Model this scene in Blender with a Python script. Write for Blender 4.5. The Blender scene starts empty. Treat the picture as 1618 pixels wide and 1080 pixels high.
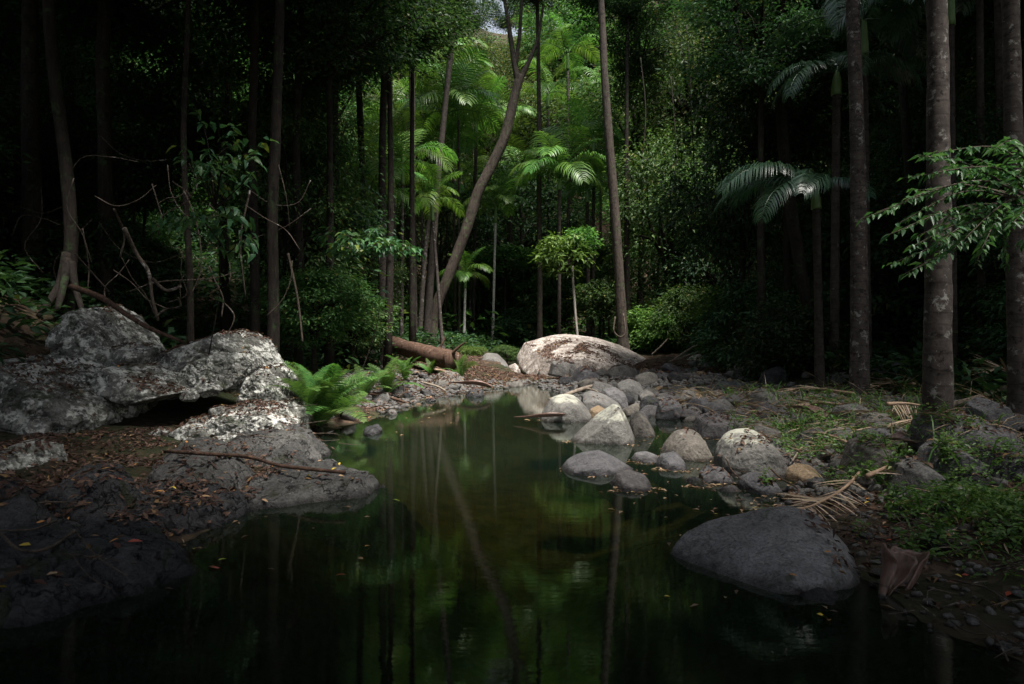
import bpy, bmesh, math, random
import numpy as np
from mathutils import Vector, Matrix, Euler
from mathutils.bvhtree import BVHTree

random.seed(7)
RNG = np.random.default_rng(11)
scene = bpy.context.scene
COL = scene.collection
R = math.radians

# ------------------------------------------------------------------ camera, sky, sun, exposure
F, CX, CY, CAMZ = 1079.0, 809.0, 540.0, 1.2
cam_data = bpy.data.cameras.new('camera')
cam_data.lens = 24.0
cam_data.sensor_width = 36.0
cam_data.clip_end = 800.0
cam_data.clip_start = 0.05
cam = bpy.data.objects.new('camera', cam_data)
cam.location = (0, 0, CAMZ)
cam.rotation_euler = (R(90), 0, 0)
COL.objects.link(cam)
scene.camera = cam

SUN_DIR = Vector((0.26, -0.34, 0.95)).normalized()
SUN_EL = math.asin(SUN_DIR.z)
world = bpy.data.worlds.new('World')
scene.world = world
world.use_nodes = True
wn = world.node_tree
wn.nodes.clear()
sky = wn.nodes.new('ShaderNodeTexSky')
sky.sky_type = 'NISHITA'
sky.sun_disc = False
sky.sun_elevation = SUN_EL
sky.sun_rotation = math.atan2(SUN_DIR.x, SUN_DIR.y)
bg = wn.nodes.new('ShaderNodeBackground')
bg.inputs['Strength'].default_value = 0.09
wo = wn.nodes.new('ShaderNodeOutputWorld')
haze = wn.nodes.new('ShaderNodeHueSaturation')   # a milky, thinly overcast sky
haze.inputs['Saturation'].default_value = 0.4
wn.links.new(sky.outputs[0], haze.inputs['Color'])
wn.links.new(haze.outputs[0], bg.inputs[0])
wn.links.new(bg.outputs[0], wo.inputs[0])

sun_data = bpy.data.lights.new('sun', 'SUN')
sun_data.energy = 5.0
sun_data.angle = R(14)
sun_data.color = (1.0, 0.95, 0.88)
sun = bpy.data.objects.new('sun', sun_data)
sun.location = (5, -10, 40)
sun.rotation_euler = SUN_DIR.to_track_quat('Z', 'Y').to_euler()
COL.objects.link(sun)

scene.view_settings.view_transform = 'Standard'
scene.view_settings.look = 'None'
scene.view_settings.exposure = 1.35
scene.view_settings.gamma = 1.0
scene.view_settings.use_curve_mapping = False
scene.render.engine = 'CYCLES'
scene.cycles.use_denoising = True
scene.cycles.max_bounces = 8
scene.cycles.diffuse_bounces = 4
scene.cycles.glossy_bounces = 3
scene.cycles.transmission_bounces = 4
scene.cycles.transparent_max_bounces = 8
scene.cycles.sample_clamp_indirect = 4.0


def at(px, py, d):
    return Vector(((px - CX) * d / F, d, CAMZ - (py - CY) * d / F))


def on(px, py, z=0.0):
    return at(px, py, F * (CAMZ - z) / (py - CY))


# ------------------------------------------------------------------ numpy noise
_perm = RNG.permutation(256)
_perm = np.concatenate([_perm, _perm, _perm])
_grad = RNG.normal(size=(256, 3))
_grad /= np.linalg.norm(_grad, axis=1)[:, None]


def perlin(p):
    p = np.asarray(p, float)
    i = np.floor(p).astype(int)
    f = p - i
    i &= 255
    u = f * f * f * (f * (f * 6 - 15) + 10)
    out = 0
    for dx in (0, 1):
        wx = u[:, 0] if dx else 1 - u[:, 0]
        for dy in (0, 1):
            wy = u[:, 1] if dy else 1 - u[:, 1]
            for dz in (0, 1):
                wz = u[:, 2] if dz else 1 - u[:, 2]
                h = _perm[_perm[_perm[i[:, 0] + dx] + i[:, 1] + dy] + i[:, 2] + dz]
                g = _grad[h]
                d = g[:, 0] * (f[:, 0] - dx) + g[:, 1] * (f[:, 1] - dy) + g[:, 2] * (f[:, 2] - dz)
                out = out + wx * wy * wz * d
    return out * 1.5


def fbm(p, octaves=4, gain=0.5, ridged=False):
    p = np.asarray(p, float)
    a, s, tot = 1.0, 0.0, 0.0
    for k in range(octaves):
        n = perlin(p * (2.03 ** k) + 17.3 * k)
        if ridged:
            n = 1 - 2 * np.abs(n)
        s = s + a * n
        tot += a
        a *= gain
    return s / tot


def sstep(a, b, x):
    t = np.clip((x - a) / (b - a), 0, 1)
    return t * t * (3 - 2 * t)


# ------------------------------------------------------------------ mesh helpers
def make_mesh(name, V, polys, mat=None, smooth=False):
    V = np.asarray(V, np.float32)
    polys = [np.asarray(p, np.int32) for p in polys if len(p)]
    me = bpy.data.meshes.new(name)
    me.vertices.add(len(V))
    me.vertices.foreach_set('co', V.ravel())
    loops = np.concatenate([p.ravel() for p in polys])
    tot = np.concatenate([np.full(len(p), p.shape[1], np.int32) for p in polys])
    start = np.concatenate([[0], np.cumsum(tot)[:-1]]).astype(np.int32)
    me.loops.add(len(loops))
    me.loops.foreach_set('vertex_index', loops)
    me.polygons.add(len(tot))
    me.polygons.foreach_set('loop_start', start)
    me.polygons.foreach_set('loop_total', tot)
    if smooth:
        me.polygons.foreach_set('use_smooth', np.ones(len(tot), bool))
    me.update(calc_edges=True)
    if mat:
        me.materials.append(mat)
    return me


def link(name, me, parent=None, loc=None, rot=None, scale=None):
    o = bpy.data.objects.new(name, me)
    COL.objects.link(o)
    if parent is not None:
        o.parent = parent
    if loc is not None:
        o.location = loc
    if rot is not None:
        o.rotation_euler = rot
    if scale is not None:
        o.scale = scale if hasattr(scale, '__len__') else (scale,) * 3
    return o


def tag(o, label=None, cat=None, group=None, kind=None):
    if label:
        o['label'] = label
    if cat:
        o['category'] = cat
    if group:
        o['group'] = group
    if kind:
        o['kind'] = kind
    return o


def thing(name, loc, label, cat, group=None, rz=0.0):
    o = bpy.data.objects.new(name, None)
    o.empty_display_size = 0.2
    COL.objects.link(o)
    o.location = loc
    o.rotation_euler = (0, 0, rz)
    return tag(o, label, cat, group)


def smooth_path(pts, radii, n):
    P = np.array([tuple(p) for p in pts], float)
    r = np.array(radii, float)
    if len(P) < 3:
        t = np.linspace(0, 1, n)[:, None]
        return P[0] * (1 - t) + P[-1] * t, np.interp(t[:, 0], np.linspace(0, 1, len(r)), r)
    Q = np.vstack([2 * P[0] - P[1], P, 2 * P[-1] - P[-2]])
    out, rr = [], []
    m = len(P) - 1
    for s in np.linspace(0, m - 1e-6, n):
        i = int(s)
        t = s - i
        p0, p1, p2, p3 = Q[i], Q[i + 1], Q[i + 2], Q[i + 3]
        out.append(0.5 * (2 * p1 + (p2 - p0) * t + (2 * p0 - 5 * p1 + 4 * p2 - p3) * t * t + (3 * p1 - p0 - 3 * p2 + p3) * t ** 3))
        rr.append(np.interp(s, np.arange(len(r)), r))
    return np.array(out), np.array(rr)


def tube(P, r, sides=8, wob=0.0, seed=0, flat=1.0):
    P = np.asarray(P, float)
    r = np.asarray(r, float)
    n = len(P)
    T = np.gradient(P, axis=0)
    T /= np.linalg.norm(T, axis=1)[:, None] + 1e-9
    ref = np.array([0.3, 1.0, 0.1]) if abs(T[:, 2]).mean() > 0.7 else np.array([0.05, 0.1, 1.0])
    A = np.cross(T, ref)
    A /= np.linalg.norm(A, axis=1)[:, None] + 1e-9
    B = np.cross(T, A)
    ang = np.linspace(0, 2 * math.pi, sides, endpoint=False)
    ca, sa = np.cos(ang), np.sin(ang)
    rad = np.repeat(r[:, None], sides, 1)
    if wob:
        q = np.stack([np.repeat(np.linspace(0, n * 0.25, n)[:, None], sides, 1), np.tile(ca * 1.2, (n, 1)) + seed, np.tile(sa * 1.2, (n, 1))], -1).reshape(-1, 3)
        rad = rad * (1 + wob * fbm(q, 3).reshape(n, sides) * 1.6)
    V = P[:, None, :] + rad[..., None] * (ca[None, :, None] * A[:, None, :] + flat * sa[None, :, None] * B[:, None, :])
    V = V.reshape(-1, 3)
    i = np.arange(n - 1)[:, None] * sides
    j = np.arange(sides)[None, :]
    a = i + j
    b = i + (j + 1) % sides
    quads = np.stack([a, b, b + sides, a + sides], -1).reshape(-1, 4)
    caps = np.array([np.arange(sides)[::-1], np.arange(sides) + (n - 1) * sides])
    return V, [quads, caps]


class Acc:
    def __init__(self):
        self.V, self.P, self.n = [], {}, 0

    def add(self, V, polys):
        for p in polys:
            p = np.asarray(p)
            if len(p):
                self.P.setdefault(p.shape[1], []).append(p + self.n)
        self.V.append(np.asarray(V))
        self.n += len(V)

    def mesh(self, name, mat, smooth=False):
        return make_mesh(name, np.concatenate(self.V), [np.concatenate(p) for p in self.P.values()], mat, smooth)


def unit(v):
    return v / (np.linalg.norm(v, axis=-1, keepdims=True) + 1e-9)


def leaves(base, direction, normal, length, width, curl=0.15, six=False):
    """Folded leaf blades: 2 triangles each (or 4 when six)."""
    d = unit(direction)
    s = unit(np.cross(d, normal))
    n = np.cross(s, d)
    L = np.asarray(length)[:, None]
    W = np.asarray(width)[:, None]
    m = len(base)
    if not six:
        V = np.stack([base, base + d * L * .45 + s * W * .5 + n * W * .22, base + d * L - n * L * curl, base + d * L * .45 - s * W * .5 + n * W * .22], 1)
        i = np.arange(m)[:, None] * 4
        return V.reshape(-1, 3), [np.concatenate([i + [0, 1, 2], i + [0, 2, 3]])]
    V = np.stack([base, base + d * L * .3 + s * W * .46 + n * W * .2, base + d * L * .68 + s * W * .36 + n * (W * .15 - L * curl * .4),
                  base + d * L - n * L * curl, base + d * L * .68 - s * W * .36 + n * (W * .15 - L * curl * .4), base + d * L * .3 - s * W * .46 + n * W * .2,
                  base + d * L * .5 - n * L * curl * .2], 1)
    i = np.arange(m)[:, None] * 7
    return V.reshape(-1, 3), [np.concatenate([i + [0, 1, 6], i + [1, 2, 6], i + [2, 3, 6], i + [3, 4, 6], i + [4, 5, 6], i + [5, 0, 6]])]


# ------------------------------------------------------------------ materials
class NT:
    def __init__(self, name):
        self.m = bpy.data.materials.new(name)
        self.m.use_nodes = True
        self.t = self.m.node_tree
        self.t.nodes.clear()
        self.out = self.t.nodes.new('ShaderNodeOutputMaterial')

    def n(self, typ, **kw):
        nd = self.t.nodes.new('ShaderNode' + typ)
        for k, v in kw.items():
            if k.startswith('_'):
                setattr(nd, k[1:], v)
            else:
                nd.inputs[k.replace('__', ' ')].default_value = v
        return nd

    def l(self, a, b):
        self.t.links.new(a, b)

    def ramp(self, fac, stops, interp='LINEAR'):
        r = self.t.nodes.new('ShaderNodeValToRGB')
        cr = r.color_ramp
        cr.interpolation = interp
        while len(cr.elements) > 1:
            cr.elements.remove(cr.elements[0])
        cr.elements[0].position = stops[0][0]
        cr.elements[0].color = (*stops[0][1], 1)
        for p, c in stops[1:]:
            e = cr.elements.new(p)
            e.color = (*c, 1)
        self.l(fac, r.inputs[0])
        return r.outputs[0]

    def mix(self, fac, a, b, blend='MIX'):
        m = self.t.nodes.new('ShaderNodeMix')
        m.data_type = 'RGBA'
        m.blend_type = blend
        for sock, v in ((m.inputs[0], fac), (m.inputs[6], a), (m.inputs[7], b)):
            if isinstance(v, (float, int)):
                sock.default_value = v
            elif isinstance(v, tuple):
                sock.default_value = (*v, 1)
            else:
                self.l(v, sock)
        return m.outputs[2]

    def math(self, op, a, b=0.0, clamp=False):
        m = self.t.nodes.new('ShaderNodeMath')
        m.operation = op
        m.use_clamp = clamp
        for sock, v in ((m.inputs[0], a), (m.inputs[1], b)):
            if isinstance(v, (float, int)):
                sock.default_value = v
            else:
                self.l(v, sock)
        return m.outputs[0]

    def noise(self, vec, scale, detail=4, rough=.55, dist=0.0):
        t = self.n('TexNoise', Scale=scale, Detail=detail, Roughness=rough, Distortion=dist)
        if vec is not None:
            self.l(vec, t.inputs['Vector'])
        return t.outputs['Fac']

    def coords(self, kind='Object', scale=None, offset_by_object=False):
        tc = self.t.nodes.new('ShaderNodeTexCoord')
        v = tc.outputs[kind]
        if scale:
            mp = self.t.nodes.new('ShaderNodeMapping')
            mp.inputs['Scale'].default_value = scale
            self.l(v, mp.inputs[0])
            v = mp.outputs[0]
        if offset_by_object:
            oi = self.t.nodes.new('ShaderNodeObjectInfo')
            a = self.t.nodes.new('ShaderNodeVectorMath')
            a.operation = 'ADD'
            mu = self.math('MULTIPLY', oi.outputs['Random'], 37.0)
            self.l(v, a.inputs[0])
            self.l(mu, a.inputs[1])
            v = a.outputs[0]
        return v

    def bump(self, h, strength, dist=0.02, prev=None):
        b = self.n('Bump', Strength=strength, Distance=dist)
        self.l(h, b.inputs['Height'])
        if prev is not None:
            self.l(prev, b.inputs['Normal'])
        return b.outputs[0]

    def principled(self, color, rough=.8, spec=.3, normal=None):
        p = self.t.nodes.new('ShaderNodeBsdfPrincipled')
        if isinstance(color, tuple):
            p.inputs['Base Color'].default_value = (*color, 1)
        else:
            self.l(color, p.inputs['Base Color'])
        if isinstance(rough, (float, int)):
            p.inputs['Roughness'].default_value = rough
        else:
            self.l(rough, p.inputs['Roughness'])
        p.inputs['Specular IOR Level'].default_value = spec
        if normal is not None:
            self.l(normal, p.inputs['Normal'])
        return p.outputs[0]

    def done(self, shader):
        self.l(shader, self.out.inputs[0])
        return self.m


def leaf_material(name, dark, mid, light, accent=None, rough=.52, spec=.25, trans=.32):
    k = NT(name)
    g = k.t.nodes.new('ShaderNodeNewGeometry')
    oi = k.t.nodes.new('ShaderNodeObjectInfo')
    r = k.math('FRACT', k.math('ADD', g.outputs['Random Per Island'], oi.outputs['Random']))
    stops = [(0, dark), (.45, mid), (.9, light)]
    if accent:
        stops += [(.955, light), (.97, accent)]
    c = k.ramp(r, stops)
    hs = k.n('HueSaturation')
    hs.inputs['Saturation'].default_value = .95
    k.l(c, hs.inputs['Color'])
    k.l(k.math('ADD', k.math('MULTIPLY', oi.outputs['Random'], .05), .475), hs.inputs['Hue'])
    k.l(k.math('ADD', k.math('MULTIPLY', oi.outputs['Random'], .5), .68), hs.inputs['Value'])
    c = hs.outputs[0]
    p = k.principled(c, rough, spec)
    t = k.t.nodes.new('ShaderNodeBsdfTranslucent')
    k.l(k.mix(1.0, c, (1.35, 1.4, .75), 'MULTIPLY'), t.inputs[0])
    ms = k.t.nodes.new('ShaderNodeMixShader')
    ms.inputs[0].default_value = trans
    k.l(p, ms.inputs[1])
    k.l(t.outputs[0], ms.inputs[2])
    return k.done(ms.outputs[0])


M = {}
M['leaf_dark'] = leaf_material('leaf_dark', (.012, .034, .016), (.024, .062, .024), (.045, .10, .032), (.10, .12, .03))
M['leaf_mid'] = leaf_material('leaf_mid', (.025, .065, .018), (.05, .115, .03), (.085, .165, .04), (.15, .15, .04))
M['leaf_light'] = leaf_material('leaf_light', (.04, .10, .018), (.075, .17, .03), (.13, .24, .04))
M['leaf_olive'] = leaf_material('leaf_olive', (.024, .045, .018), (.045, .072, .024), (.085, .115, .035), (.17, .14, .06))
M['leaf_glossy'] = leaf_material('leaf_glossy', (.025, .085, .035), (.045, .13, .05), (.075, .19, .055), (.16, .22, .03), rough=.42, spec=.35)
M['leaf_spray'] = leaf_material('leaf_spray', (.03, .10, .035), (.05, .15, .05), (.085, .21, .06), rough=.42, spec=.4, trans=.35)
M['palm_leaf'] = leaf_material('palm_leaf', (.05, .125, .022), (.078, .18, .028), (.125, .25, .038), None, rough=.42, spec=.35, trans=.3)
M['palm_leaf_dark'] = leaf_material('palm_leaf_dark', (.02, .06, .035), (.035, .085, .045), (.05, .11, .055), None, rough=.32, spec=.6, trans=.15)
M['fern_leaf'] = leaf_material('fern_leaf', (.04, .10, .02), (.065, .15, .028), (.11, .21, .038), None, rough=.5, spec=.3)
M['grass'] = leaf_material('grass', (.03, .085, .015), (.055, .13, .02), (.09, .18, .03), (.16, .14, .05), rough=.5, spec=.3)
M['herb'] = leaf_material('herb', (.045, .115, .025), (.075, .165, .035), (.12, .23, .05), (.17, .19, .05), rough=.45, spec=.35)
M['litter'] = leaf_material('litter', (.028, .016, .011), (.075, .04, .027), (.17, .105, .072), (.26, .16, .06), rough=.7, spec=.2, trans=.1)
M['litter_pale'] = leaf_material('litter_pale', (.08, .045, .028), (.22, .125, .07), (.38, .26, .16), (.34, .25, .06), rough=.5, spec=.3, trans=.1)
M['dead_frond'] = leaf_material('dead_frond', (.18, .13, .09), (.33, .24, .17), (.46, .36, .26), None, rough=.7, spec=.2, trans=.1)
for nm, c in (('leaf_red', (.34, .06, .03)), ('leaf_yellow', (.55, .40, .05)), ('leaf_orange', (.48, .22, .06)), ('leaf_tan', (.42, .27, .15)), ('leaf_green', (.30, .38, .05))):
    k = NT(nm)
    n = k.noise(k.coords('Object'), 30, 3)
    M[nm] = k.done(k.principled(k.mix(n, tuple(x * .6 for x in c), tuple(min(1, x * 1.25) for x in c)), .5, .4))


def bark_material(name, a, b, lichen=None, rings=False, lich_amt=.58):
    k = NT(name)
    v = k.coords('Object', (6, 6, 1.2), True)
    v2 = k.coords('Object', None, True)
    n1 = k.noise(v, 3.0, 6, .65, .4)
    col = k.ramp(n1, [(.3, a), (.7, b)])
    h = n1
    if rings:
        w = k.n('TexWave', Scale=2.6, Distortion=1.2, Detail=2.0)
        w.bands_direction = 'Z'
        k.l(v2, w.inputs['Vector'])
        ring = k.ramp(w.outputs['Fac'], [(0, (.55,) * 3), (.16, (1,) * 3)])
        col = k.mix(.55, col, ring, 'MULTIPLY')
        h = k.math('ADD', k.math('MULTIPLY', n1, .5), k.math('MULTIPLY', w.outputs['Fac'], .5))
    if lichen:
        n2 = k.noise(v2, 5.5, 6, .7, .6)
        f = k.ramp(n2, [(lich_amt - .03, (0, 0, 0)), (lich_amt + .04, (1, 1, 1))])
        col = k.mix(f, col, lichen)
        n3 = k.noise(v2, 9.0, 5, .6)
        col = k.mix(k.ramp(n3, [(.55, (0,) * 3), (.66, (.85,) * 3)]), col, tuple(x * .45 for x in a))
    nb = k.noise(v, 9, 5, .6)
    b1 = k.bump(h, .7, .03)
    b2 = k.bump(nb, .5, .012, b1)
    return k.done(k.principled(col, .85, .2, b2))


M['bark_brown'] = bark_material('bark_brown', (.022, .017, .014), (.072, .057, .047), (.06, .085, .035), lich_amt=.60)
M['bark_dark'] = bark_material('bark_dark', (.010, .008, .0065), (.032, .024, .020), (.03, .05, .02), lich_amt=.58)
M['bark_grey'] = bark_material('bark_grey', (.07, .06, .05), (.18, .15, .125), (.34, .33, .30), lich_amt=.60)
M['bark_pale'] = bark_material('bark_pale', (.17, .155, .135), (.36, .33, .29), None)
M['vine_bark'] = bark_material('vine_bark', (.035, .027, .02), (.12, .095, .075), (.30, .28, .26), lich_amt=.62)
M['dead_wood'] = bark_material('dead_wood', (.11, .085, .065), (.30, .25, .20), None)
M['red_wood'] = bark_material('red_wood', (.035, .02, .014), (.12, .072, .05), (.20, .16, .13), lich_amt=.64)


def palm_bark(name, a, b, lichen, amt):
    k = NT(name)
    v = k.coords('Object', None, True)
    sep = k.t.nodes.new('ShaderNodeSeparateXYZ')
    k.l(k.coords('Object'), sep.inputs[0])
    nz = k.noise(v, 2.0, 2)
    ph = k.math('FRACT', k.math('ADD', k.math('MULTIPLY', sep.outputs['Z'], 7.5), k.math('MULTIPLY', nz, 1.6)))
    ring = k.ramp(ph, [(0, (.45,) * 3), (.10, (.55,) * 3), (.17, (1,) * 3), (1, (.92,) * 3)])
    n1 = k.noise(v, 7, 6, .7, .5)
    col = k.mix(.7, k.ramp(n1, [(.32, a), (.68, b)]), ring, 'MULTIPLY')
    n2 = k.noise(v, 8.0, 7, .7, .3)
    col = k.mix(k.ramp(n2, [(amt - .03, (0,) * 3), (amt + .03, (1,) * 3)]), col, lichen)
    n3 = k.noise(v, 11, 5, .7)
    col = k.mix(k.ramp(n3, [(.56, (0,) * 3), (.62, (.9,) * 3)]), col, tuple(x * .5 for x in a))
    b1 = k.bump(ph, .25, .015)
    b2 = k.bump(k.noise(v, 26, 5, .7), .5, .012, b1)
    return k.done(k.principled(col, .85, .2, b2))


M['palm_bark'] = palm_bark('palm_bark', (.028, .023, .02), (.088, .072, .065), (.21, .205, .19), .60)
M['palm_bark_dark'] = palm_bark('palm_bark_dark', (.025, .02, .017), (.072, .06, .052), (.15, .15, .135), .66)
M['palm_bark_pale'] = palm_bark('palm_bark_pale', (.22, .22, .20), (.42, .42, .39), (.5, .5, .47), .6)
k = NT('crownshaft')
M['crownshaft'] = k.done(k.principled(k.mix(k.noise(k.coords('Object', (3, 3, .5)), 6), (.06, .13, .035), (.14, .22, .08)), .4, .4))
k = NT('rachis_green')
M['rachis'] = k.done(k.principled((.09, .14, .04), .45, .4))
k = NT('rachis_dead')
M['rachis_dead'] = k.done(k.principled(k.mix(k.noise(k.coords('Object'), 9), (.16, .10, .065), (.36, .26, .18)), .7, .2))
k = NT('sheath')
v = k.coords('Object', (14, 14, 2.5))
n1 = k.noise(v, 3, 5, .6)
c = k.ramp(n1, [(.3, (.06, .035, .027)), (.6, (.16, .095, .075)), (.8, (.26, .17, .135))])
M['sheath'] = k.done(k.principled(c, .42, .45, k.bump(n1, .3, .01)))


def rock_material(name, dark, mid, pale, lichen=None, lich=(.52, .60), moss=None, crack=.6, wet=True, warm=0.0, tone=.5, zlich=None, bk=1.0):
    """Stone: mottled body, cracks, lichen patches, a waterline."""
    k = NT(name)
    v = k.coords('Object', None, True)
    geo = k.t.nodes.new('ShaderNodeNewGeometry')
    oi = k.t.nodes.new('ShaderNodeObjectInfo')
    sep = k.t.nodes.new('ShaderNodeSeparateXYZ')
    k.l(geo.outputs['Position'], sep.inputs[0])
    n1 = k.noise(v, 2.2, 8, .62, .3)
    n2 = k.noise(v, 14, 6, .65)
    n3 = k.noise(v, 60, 4, .6)
    body = k.ramp(k.math('ADD', k.math('MULTIPLY', n1, .55), k.math('MULTIPLY', n2, .45)), [(.34, dark), (.5, mid), (.66, pale)])
    tone_c = k.ramp(oi.outputs['Random'], [(0, (.62, .64, .68)), (.35, (.9, .9, .92)), (.65, (1, .95, .88)), (.85, (1.0, .86, .72)), (1, (.75, .70, .72))])
    if warm:
        body = k.mix(warm, body, tone_c, 'MULTIPLY')
    speck = k.ramp(n3, [(.36, (.45,) * 3), (.5, (1,) * 3), (.7, (1.25,) * 3)])
    body = k.mix(.6, body, speck, 'MULTIPLY')
    vo = k.n('TexVoronoi', Scale=2.6)
    vo.feature = 'DISTANCE_TO_EDGE'
    wv = k.t.nodes.new('ShaderNodeVectorMath')
    wv.operation = 'ADD'
    nn = k.n('TexNoise', Scale=3.0, Detail=5.0)
    k.l(v, nn.inputs['Vector'])
    k.l(v, wv.inputs[0])
    k.l(nn.outputs['Color'], wv.inputs[1])
    k.l(wv.outputs[0], vo.inputs['Vector'])
    cr = k.ramp(vo.outputs['Distance'], [(0, (1 - crack,) * 3), (.035, (1,) * 3)])
    body = k.mix(1.0, body, cr, 'MULTIPLY')
    if lichen:
        n4 = k.math('ADD', k.math('MULTIPLY', k.noise(v, 4.0, 8, .7, .1), .6), k.math('MULTIPLY', k.noise(v, 19.0, 6, .7, .1), .4))
        fac = n4
        if zlich is not None:
            zz = k.math('MULTIPLY', k.math('SUBTRACT', sep.outputs['Z'], zlich), 2.0)
            zz = k.math('MINIMUM', k.math('MAXIMUM', zz, -.25), .06)
            fac = k.math('ADD', n4, zz)
        body = k.mix(k.ramp(fac, [(lich[0], (0,) * 3), (lich[1], (1,) * 3)]), body, lichen)
    if moss:
        n5 = k.noise(v, 2.6, 7, .7, .6)
        body = k.mix(k.ramp(n5, [(.56, (0,) * 3), (.66, (.85,) * 3)]), body, moss)
    rough = .85
    if wet:
        wl = k.math('ADD', sep.outputs['Z'], k.math('MULTIPLY', k.math('SUBTRACT', n2, .5), .06))
        wf = k.ramp(wl, [(.012, (1,) * 3), (.05, (0,) * 3)])
        body = k.mix(wf, body, k.mix(1.0, body, (.38, .36, .36), 'MULTIPLY'))
        rough = k.mix(wf, (.85,) * 3, (.3,) * 3)
    b = k.bump(n1, min(1, .5 * bk), .12)
    b = k.bump(n2, min(1, .55 * bk), .035 * bk, b)
    b = k.bump(k.ramp(vo.outputs['Distance'], [(0, (0,) * 3), (.07, (1,) * 3)]), .45 * crack, .03, b)
    b = k.bump(n3, min(1, .45 * bk), .009 * bk, b)
    return k.done(k.principled(body, rough, .25, b))


M['rock_pale'] = rock_material('rock_pale', (.10, .085, .072), (.23, .195, .17), (.37, .325, .29), (.52, .475, .435), (.49, .60), None, .7)
M['rock_lime'] = rock_material('rock_lime', (.045, .044, .038), (.14, .14, .125), (.28, .28, .26), (.56, .56, .52), (.50, .56), (.03, .042, .016), .8)
M['rock_grey'] = rock_material('rock_grey', (.06, .057, .053), (.125, .12, .112), (.20, .19, .175), (.33, .32, .28), (.58, .68), None, .25, warm=.6)
M['rock_lichen'] = rock_material('rock_lichen', (.075, .07, .064), (.135, .13, .12), (.20, .192, .178), (.36, .36, .30), (.49, .60), None, .25, zlich=.26)
M['rock_blue'] = rock_material('rock_blue', (.05, .049, .051), (.095, .093, .096), (.155, .15, .153), (.27, .27, .25), (.66, .74), None, .35, warm=.35)
M['rock_dark'] = rock_material('rock_dark', (.022, .022, .024), (.048, .048, .052), (.095, .094, .096), (.20, .20, .185), (.64, .72), (.03, .035, .015), 1.0, bk=1.8)
M['rock_shelf'] = rock_material('rock_shelf', (.04, .039, .038), (.09, .088, .085), (.165, .16, .15), (.38, .38, .36), (.60, .67), (.03, .034, .015), 1.0, bk=1.8)
M['rock_boulder'] = rock_material('rock_boulder', (.12, .116, .118), (.21, .205, .208), (.31, .303, .304), (.42, .415, .40), (.60, .68), (.045, .052, .028), .4, bk=1.7)
M['rock_tan'] = rock_material('rock_tan', (.14, .10, .06), (.26, .19, .12), (.36, .28, .19), None, wet=True, crack=.2)

k = NT('ground')
v = k.coords('Object')
g1 = k.noise(v, .8, 8, .65)
vo = k.n('TexVoronoi', Scale=13.0, Randomness=1.0)
k.l(v, vo.inputs['Vector'])
lit = k.ramp(k.math('FRACT', k.math('MULTIPLY', vo.outputs['Color'], 3.7)), [(0, (.018, .012, .008)), (.4, (.042, .026, .018)), (.75, (.078, .05, .034)), (1, (.12, .08, .054))])
soil = k.ramp(g1, [(.3, (.018, .014, .010)), (.7, (.055, .042, .03))])
c = k.mix(k.ramp(k.noise(v, 2.2, 6, .7), [(.40, (0,) * 3), (.56, (1,) * 3)]), soil, lit)
c = k.mix(k.ramp(k.noise(v, .35, 6, .7), [(.47, (0,) * 3), (.60, (.85,) * 3)]), c, (.018, .030, .011))
gp = k.t.nodes.new('ShaderNodeNewGeometry')
sp = k.t.nodes.new('ShaderNodeSeparateXYZ')
k.l(gp.outputs['Position'], sp.inputs[0])
c = k.mix(k.ramp(k.math('ADD', sp.outputs['Z'], .5), [(.40, (1,) * 3), (.52, (0,) * 3)]), c, k.ramp(k.noise(v, 5, 6, .7), [(.35, (.025, .025, .012)), (.65, (.09, .075, .035))]))
b = k.bump(vo.outputs['Distance'], .6, .03)
b = k.bump(k.noise(v, 22, 6, .7), .7, .03, b)
M['ground'] = k.done(k.principled(c, .9, .15, b))

k = NT('water')
v = k.coords('Object', (1.0, 3.2, 1))
w1 = k.noise(v, 3.0, 4, .6)
w2 = k.noise(v, 14.0, 3, .55)
b = k.bump(w1, .022, .03)
b = k.bump(w2, .025, .006, b)
fr = k.n('Fresnel', IOR=1.33)
k.l(b, fr.inputs['Normal'])
gl = k.n('BsdfGlossy', Roughness=.008)
gl.inputs[0].default_value = (.95, 1, .97, 1)
k.l(b, gl.inputs['Normal'])
tr = k.t.nodes.new('ShaderNodeBsdfTransparent')
tr.inputs[0].default_value = (.48, .48, .28, 1)
df = k.t.nodes.new('ShaderNodeBsdfDiffuse')
df.inputs[0].default_value = (.011, .021, .014, 1)
m0 = k.t.nodes.new('ShaderNodeMixShader')
m0.inputs[0].default_value = .4
k.l(tr.outputs[0], m0.inputs[1])
k.l(df.outputs[0], m0.inputs[2])
ms = k.t.nodes.new('ShaderNodeMixShader')
k.l(fr.outputs[0], ms.inputs[0])
k.l(m0.outputs[0], ms.inputs[1])
k.l(gl.outputs[0], ms.inputs[2])
M['water'] = k.done(ms.outputs[0])

# ------------------------------------------------------------------ terrain
LY = [-40, -5, 2.9, 3.6, 5.0, 6.0, 7.2, 8.6, 10.4, 13.6, 16.2, 18.0, 19.3, 21, 24]
LX = [-3.2, -2.7, -2.3, -1.9, -1.9, -2.0, -2.1, -2.55, -2.2, -2.05, -1.0, -.2, .6, 1.6, 2.5]
RY = [-40, -5, 2.5, 3.1, 3.9, 5.0, 6.5, 8.6, 11, 12.5, 14, 16, 18, 19.3, 21, 24]
RX = [2.6, 2.2, 1.85, 1.7, 1.75, 2.05, 2.75, 2.95, 2.75, 2.2, 1.5, 1.1, .8, .6, 0.2, -.5]


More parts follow.
